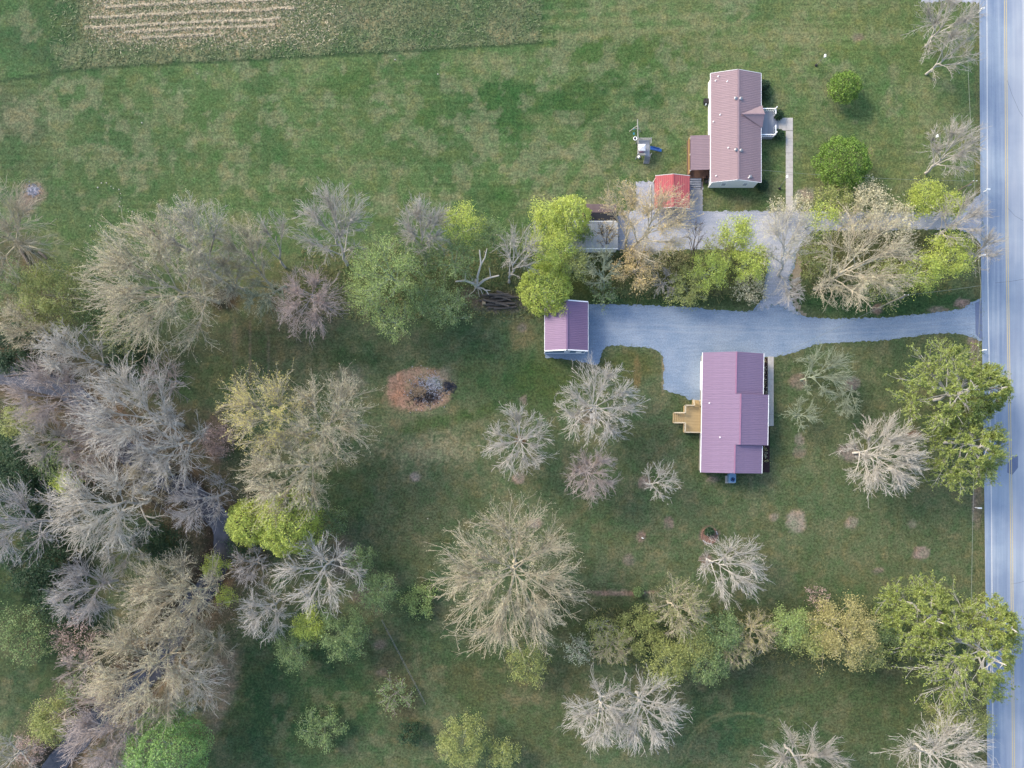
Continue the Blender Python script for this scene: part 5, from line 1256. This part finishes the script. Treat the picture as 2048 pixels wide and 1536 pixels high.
# underwood
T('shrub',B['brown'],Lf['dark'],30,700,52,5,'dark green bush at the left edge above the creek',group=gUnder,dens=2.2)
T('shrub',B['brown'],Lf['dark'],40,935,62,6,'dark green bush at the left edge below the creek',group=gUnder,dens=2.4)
T('shrub',B['green'],Lf['green'],115,925,44,6,'mid green bush left of the pale bare trees',group=gUnder,dens=.9)
T('leafy',B['tan'],Lf['olive'],40,845,38,6,'yellow olive bush at the left edge under the pinkish tree',group=gUnder,dens=.8,cat='bush')
T('leafy',B['green'],Lf['lime'],140,965,28,6,'lime bush above the sycamore',group=gUnder,dens=1.0,cat='bush')
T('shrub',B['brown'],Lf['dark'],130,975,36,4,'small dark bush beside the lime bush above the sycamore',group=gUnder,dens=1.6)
T('shrub',B['brown'],Lf['green'],190,620,40,4,'shaded green bush left of the largest tan budding tree',group=gUnder,dens=1.0)
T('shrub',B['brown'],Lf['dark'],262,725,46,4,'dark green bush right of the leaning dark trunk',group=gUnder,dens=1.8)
T('shrub',B['brown'],Lf['green'],55,1265,62,5,'dull green bush at the left edge below the dark grass',group=gUnder,dens=.5)
T('shrub',B['brown'],Lf['pink'],155,1275,52,4,'brown brambly bush below the lilac bare tree',group=gUnder,dens=.4)
T('shrub',B['brown'],Lf['green'],150,1385,32,5,'grey green bush above the yellow olive bottom tree',group=gUnder,dens=.8)
T('shrub',B['pink'],Lf['pink'],435,880,34,3,'low mauve bush between the wood and the yellow budding tree',group=gUnder,dens=1.0)
T('shrub',B['pink'],Lf['pink'],60,1500,34,3,'low brown bush beside the dead corner tree',group=gUnder,dens=.5)
T('shrub',B['green'],Lf['green'],645,1455,44,3,'low blurred green bush alone on the bottom lawn',dens=.9)
T('leafy',B['green'],Lf['olive'],925,1480,56,7,'olive green tree at the bottom, left of the two pale grey trees',dens=1.1)
T('leafy',B['green'],Lf['olive'],1005,1505,34,5,'small olive tree at the bottom edge beside the larger olive one',dens=1.0)
T('shrub',B['pink'],Lf['green'],790,1390,38,2.5,'thin brambles along the wire fence',dens=.4)
T('shrub',B['brown'],Lf['dark'],820,1465,26,2.5,'small dark green bush below the brambles',dens=1.4)
T('shrub',B['brown'],Lf['fresh'],840,1200,34,1.6,'low fresh green bush left of the biggest bare tan tree',dens=1.0)
T('shrub',B['brown'],Lf['dark'],72,1125,60,4,'added dark thicket standing for deep shade below the silvery lilac tree at the left edge',group=gUnder,dens=2.6)  # dark thickets along the left edge, added to stand in for deep shade
T('shrub',B['brown'],Lf['dark'],112,1205,44,4,'dark thicket added as shade left of the lilac bare tree on the dark grass',group=gUnder,dens=2.2)
T('shrub',B['brown'],Lf['dark'],50,1000,50,5,'dark thicket added as shade just above the silvery lilac tree at the left edge',group=gUnder,dens=2.4)
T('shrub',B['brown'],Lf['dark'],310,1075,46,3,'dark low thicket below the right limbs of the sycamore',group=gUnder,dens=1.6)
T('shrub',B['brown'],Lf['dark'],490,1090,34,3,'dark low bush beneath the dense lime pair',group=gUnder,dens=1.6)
# garden shrubs
for px, py, r_, lb in ((1529,170,9,'dark round bush at the northeast corner of the white house'),(1532,190,8,'second dark bush along the east wall of the white house'),(1557,229,8,'round dark bush at the top corner of the front porch'),(1558,268,8,'round dark bush at the bottom corner of the front porch'),(1526,370,9,'dark bush at the southeast corner of the white house'),(1419,1063,7,'little evergreen in the ring flower bed'),(1277,1184,8,'small green bush growing in the long mulch strip')):
    T('dense',B['brown'],Lf['dark'] if 'long mulch' not in lb else Lf['green'],px,py,r_,1.3,lb,cat='bush',name='garden_bush',stems=4)
k = 0
for px, py, n_, nm in ((1528,722,6,'upper mulch bed beside the plum roofed house'),(1531,898,3,'lower mulch bed beside the plum roofed house')):
    for i in range(n_):
        T('shrub',B['tan'],Lf['tan'] if i % 2 else Lf['rust'],px,py+i*12,2.6,.5,'tiny seedling bush in the '+nm,cat='plant',name='seedling',stems=3,group='seedlings in the '+nm,seed=70+k,fine=.34); k += 1

# dead pale tree (snag)
x, y = W(953, 572); sn = empty('dead_tree', (x, y, 0), 'broken pale dead tree with a few thick bare limbs beside the log heap', 'tree')
def SP(px, py, z): a, b = W(px, py, z); return (a-x, b-y, z)
MB().tube([(0,0,-.2),(.05,.1,1.5),(.1,.15,3.2)], .5, 12, .38).build('trunk', PALEWOOD, sn)
for pts, r_ in (([(953,572,2.8),(945,566,4.2),(930,561,5.5),(911,563,6.2)], .28), ([(930,561,5.5),(931,547,6.6)], .11), ([(954,570,3),(955,552,5),(962,528,7.5),(959,500,9.2)], .24), ([(961,530,7.3),(970,515,8.4),(974,497,9.5)], .15), ([(972,508,9),(969,502,9.4)], .06),
                ([(956,570,2.8),(968,560,4.2),(980,555,5.2),(998,551,6.2)], .26), ([(981,556,5.2),(980,544,6.2),(978,535,6.8)], .1), ([(955,574,2.5),(966,577,3),(973,582,3.2),(977,589,3.0)], .17), ([(971,580,3.2),(981,581,3.2)], .1), ([(955,575,2.4),(962,580,2.6),(965,588,2.2)], .12), ([(952,574,2.2),(948,582,2),(938,590,1.2)], .1), ([(950,570,2.6),(943,556,4),(939,548,5)], .12), ([(955,575,1.6),(959,594,1.2)], .07)):
    MB().tube([SP(*p) for p in pts], r_, 7, r_*.45).build('limb', PALEWOOD, sn)

# rough grass tufts in the hay field and fringes
rng = np.random.default_rng(77)
def tufts(name, px0, px1, py0, py1, n, hgt, mat, filt=None, seed=1):
    rng = np.random.default_rng(seed); p = np.stack([rng.uniform(px0, px1, n), rng.uniform(py0, py1, n)], 1)
    if filt is not None: p = p[filt(p[:,0], p[:,1])]
    n = len(p); X = (p[:,0]-NX)*S; Y = (NY-p[:,1])*S; Z = ground_z(X, Y); c_ = np.stack([X, Y, Z], 1)
    a = rng.uniform(0, 2*np.pi, n); d = np.stack([np.cos(a), np.sin(a), 0*a], 1); ln = np.stack([rng.normal(0,1.1,n), rng.normal(0,1.1,n), .65*np.ones(n)], 1)*hgt*rng.uniform(.5,1.3,(n,1)); wd = hgt*.28
    V = np.stack([c_-d*wd, c_+d*wd, c_+d*wd*.5+ln, c_-d*wd*.5+ln*1.05], 1).reshape(-1, 3)
    o = link(name, np_mesh(name, V, np.arange(4*n).reshape(n, 4)), None, mat); return tag(o, kind='stuff')
inf = lambda a, b: (a > 90+90*np.random.default_rng(8).random(len(a))) & (b < np.interp(a, [-20,0,130,280,560,1060,1085], [163,162,141,129,116,86,84])-1) & (a < 1082)
hay = lambda a, b: inf(a, b) & (a > 170)
G1 = leaf_mat('tuft_green', A(104,124,84), A(128,136,98), .25, .3); G2 = leaf_mat('tuft_straw', A(226,208,174), A(240,224,194), .3, .25); G3 = leaf_mat('tuft_brown', A(140,122,104), A(164,146,126), .2, .3)
o = tufts('rough_grass', -10, 1085, -10, 165, 30000, .26, G1, inf, 1); tag(o, 'rough unmown grass of the hay field', 'grass')
o = tufts('straw_stubble', 165, 700, -10, 104, 11000, .2, G2, lambda a, b: hay(a, b) & ((np.random.default_rng(3).random(len(a)) < np.clip((700-a)/140, 0, 1)*np.clip((104-b)/26, 0, 1)*np.clip((a-160)/50, 0, 1))), 2); tag(o, 'cut straw stubble in the hay field', 'stubble')
HAYM = surf('hay_straw', A(250,240,222), .9, .15, 5, 0)
yl_ = lambda a, yy: yy-(a-200)*.045
for k, (yy, xa, xb) in enumerate(((14,210,800),(34,180,590),(54,170,560),(66,250,550),(80,280,430))):
    rg = np.random.default_rng(50+k); n = int((xb-xa)*3.6); a = rg.uniform(xa, xb, n); b = yl_(a, yy)+4*(fbm(a/40, a*0, 9)-.5)+rg.normal(0, 1.5, n)
    X = (a-NX)*S; Y = (NY-b)*S; C_ = np.stack([X, Y, rg.uniform(.03, .2, n)], 1)
    V, Fq = leaves(C_, None, .2, rg, .22, 2.5); o = link('hay_windrow', np_mesh('hay_windrow', V, Fq), None, G2); tag(o, 'raked windrow of pale cut hay', 'hay', kind='stuff')
ep = []
rg = np.random.default_rng(91)
for E in EDGES[:3]:
    for (xa, ya), (xb, yb) in zip(E, E[1:]+E[:1]):
        L_ = math.hypot(xb-xa, yb-ya); m_ = int(L_*9); t_ = rg.random(m_); ep += [((xa+(xb-xa)*u+rg.normal(0, .22))/S+NX, NY-(ya+(yb-ya)*u+rg.normal(0, .22))/S) for u in t_]
ep = np.array(ep)
_u = rg.random(len(ep)) < .75; ep = ep[_u]
n = len(ep); X = (ep[:,0]-NX)*S; Y = (NY-ep[:,1])*S; C_ = np.stack([X, Y, np.full(n, .05)], 1)
V, Fq = leaves(C_, None, .11, rg, .4, 1.2); o = link('edge_grass', np_mesh('edge_grass', V, Fq), None, G1); tag(o, 'grass tufts creeping over the gravel edges', 'grass', kind='stuff')
nearcreek = lambda a, b: (seg_dist((a-NX)*S, (NY-b)*S, CREEKW) < 10) & (seg_dist((a-NX)*S, (NY-b)*S, CREEKW) > 2.2)
o = tufts('leaf_litter', -20, 560, 560, 1560, 20000, .18, G3, nearcreek, 4); tag(o, 'dry brown leaf litter on the creek banks', 'leaf litter')
hd = lambda a, b: ((a > 1180) & (a < 1530) & (b > 505) & (b < 600)) | ((a > 1605) & (a < 1900) & (b > 465) & (b < 590)) | ((a > 600) & (a < 1080) & (b > 500) & (b < 640)) | ((a > 1180) & (a < 1800) & (b > 1215) & (b < 1330))
o = tufts('hedge_undergrowth', 600, 1900, 460, 1340, 75000, .32, leaf_mat('undergrowth', A(98,104,62), A(128,126,80), .2), hd, 5); tag(o, 'tangled low undergrowth beneath the tree rows', 'undergrowth')
print("TREE TRIS", TRI[0])
